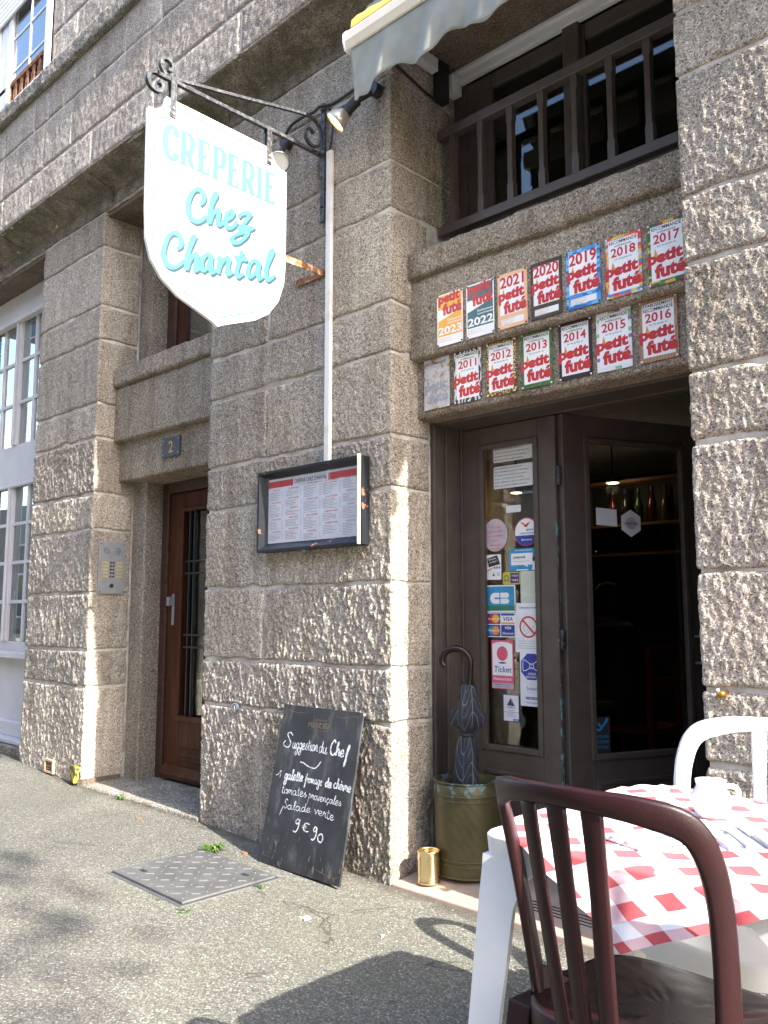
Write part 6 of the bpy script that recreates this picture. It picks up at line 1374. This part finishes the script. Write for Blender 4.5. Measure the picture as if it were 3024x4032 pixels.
ss_ = bo.modifiers.new('subdivision', 'SUBSURF'); ss_.levels = ss_.render_levels = 2
t = NT('clothed_body'); z = t.n('ShaderNodeSeparateXYZ'); tc_ = t.n('ShaderNodeTexCoord'); t.l(tc_.outputs['Object'], z.inputs[0]); hand = t.math('MULTIPLY', t.math('LESS_THAN', z.outputs[0], -0.30), t.math('GREATER_THAN', z.outputs[2], 0.68)); k_ = t.math('MAXIMUM', t.math('GREATER_THAN', z.outputs[2], 1.08), hand); t.col(t.mix(k_, (0.03, 0.024, 0.024), (0.40, 0.22, 0.15))); t.set(0.7); me.materials.append(t.m)
m = MB(); m.lathe([(0, .13), (.05, .12), (.088, .07), (.102, .0), (.095, -.05), (.075, -.085)], (-0.072, 2.05, 1.225), 24); m.v = [p for p in m.v]; m.build('hair', HAIR, pe, smooth=True)
for dy in (-.033, .033): MB().lathe([(0, -.008), (.010, 0), (0, .008)], (-0.183, 2.05 + dy, 1.21), 8).build('eye', BLK, pe)
MB().hexa([(-.205, 2.04, 1.165), (-.205, 2.06, 1.165), (-.16, 2.065, 1.165), (-.16, 2.035, 1.165), (-.182, 2.046, 1.21), (-.182, 2.054, 1.21), (-.16, 2.056, 1.21), (-.16, 2.044, 1.21)]).build('nose', SKIN, pe, bevel=.004)
MB().box(-.186, -.170, 2.03, 2.07, 1.135, 1.142).build('mouth', REDC, pe)

# ================================================================ ACROSS THE STREET (seen in the glass) AND STREET TREE
ob = root('opposite_building', 'tall rendered house across the street, seen mirrored in the glass', 'building', (0, -12.5, 0))
MB().box(-25.6, 22, -20, -12.5, -0.8, 9.6).build('wall', PLASTER, ob)
MB().prism([(-20.3, 9.55), (-12.1, 9.55), (-12.1, 9.8), (-16, 11.6), (-20.3, 9.8)], lambda a, b: (-25.65, a, b), lambda a, b: (22.2, a, b)).build('roof', paint('slate_roof', (0.07, 0.075, 0.085), 0.6), ob)
for k in range(15):
    for f_ in range(3):
        x = -24 + k * 3.0; z = 1.0 + f_ * 2.9
        o = MB().box(x, x + 1.1, -12.52, -12.44, z, z + 1.9).build('window', PVC, ob); MB().box(x + .08, x + 1.02, -12.45, -12.42, z + .08, z + 1.82).build('pane', paint('far_pane', (0.03, 0.035, 0.04), 0.1) if 'far_pane' not in MATS else MATS['far_pane'], o)
ob2 = root('opposite_building', 'taller grey rendered house added out of view down the street, to darken the shop pane reflections', 'building', (-26, -14, 0))  # unseen house added so the shop panes mirror wall instead of bright sky
MB().box(-90, -26, -24, -14, -0.8, 19).build('wall', PLASTER, ob2); MB().box(-90.3, -25.7, -24.3, -13.7, 19, 19.4).build('roof', MATS['slate_roof'], ob2)
for k in range(8):
    for f_ in range(5):
        o = MB().box(-58 + k * 4, -56.8 + k * 4, -14.02, -13.94, 1 + f_ * 3.4, 3.1 + f_ * 3.4).build('window', PVC, ob2); MB().box(-57.9 + k * 4, -56.9 + k * 4, -13.95, -13.92, 1.1 + f_ * 3.4, 3.0 + f_ * 3.4).build('pane', MATS['far_pane'], o)
tr = root('street_tree', 'leafy street tree whose shade dapples the pavement, standing up the street', 'tree', (10.6, -4.9, gz(10.6)))
m = MB(); m.tube([(10.6, -4.9, -0.5), (10.65, -4.85, 2.5), (10.5, -4.8, 5.5), (10.6, -4.7, 8.2)], [.22, .17, .13, .06], 10)
g = random.Random(11); tips = []
for k in range(12):
    a = g.uniform(0, 6.28); b = Vector((10.55, -4.8, g.uniform(4.8, 7.8))); e = b + Vector((math.cos(a) * 1.7, math.sin(a) * 1.4, g.uniform(.4, 1.6))); m.tube([b, (b + e) / 2 + Vector((0, 0, .15)), e], [.06, .04, .015], 6); tips.append(e)
e = Vector((10.2, -2.02, 7.75)); m.tube([(10.55, -4.8, 6.0), (10.4, -3.4, 7.2), e], [.06, .04, .012], 6); tips += [e]
m.build('trunk', BARK, tr, smooth=True)
m = MB()
def leafclump(c, n, r):
    for _ in range(n):
        d = Vector((g.gauss(0, 1), g.gauss(0, 1), g.gauss(0, .8))); d = d.normalized() * r * g.random() ** .5; p = c + d; x = Vector((g.gauss(0, 1), g.gauss(0, 1), g.gauss(0, 1))).normalized(); y = x.orthogonal().normalized(); s = g.uniform(.05, .09)
        m.add([p - x * s, p + y * s * .6, p + x * s, p - y * s * .6], [(0, 1, 2, 3)])
for c in tips[:-1]: leafclump(c, 420, .75)
leafclump(tips[-1] + Vector((0, -.05, .1)), 50, .36); leafclump(Vector((10.3, -2.25, 7.35)), 26, .26); leafclump(Vector((10.2, -2.1, 8.3)), 36, .34); leafclump(Vector((10.6, -1.75, 6.95)), 14, .2)
for _ in range(10): leafclump(Vector((10.6, -4.9, 7.4)) + Vector((g.gauss(0, .8), g.gauss(0, .7), g.gauss(0, .9))), 300, .7)
o = m.build('crown', LEAF, tr)
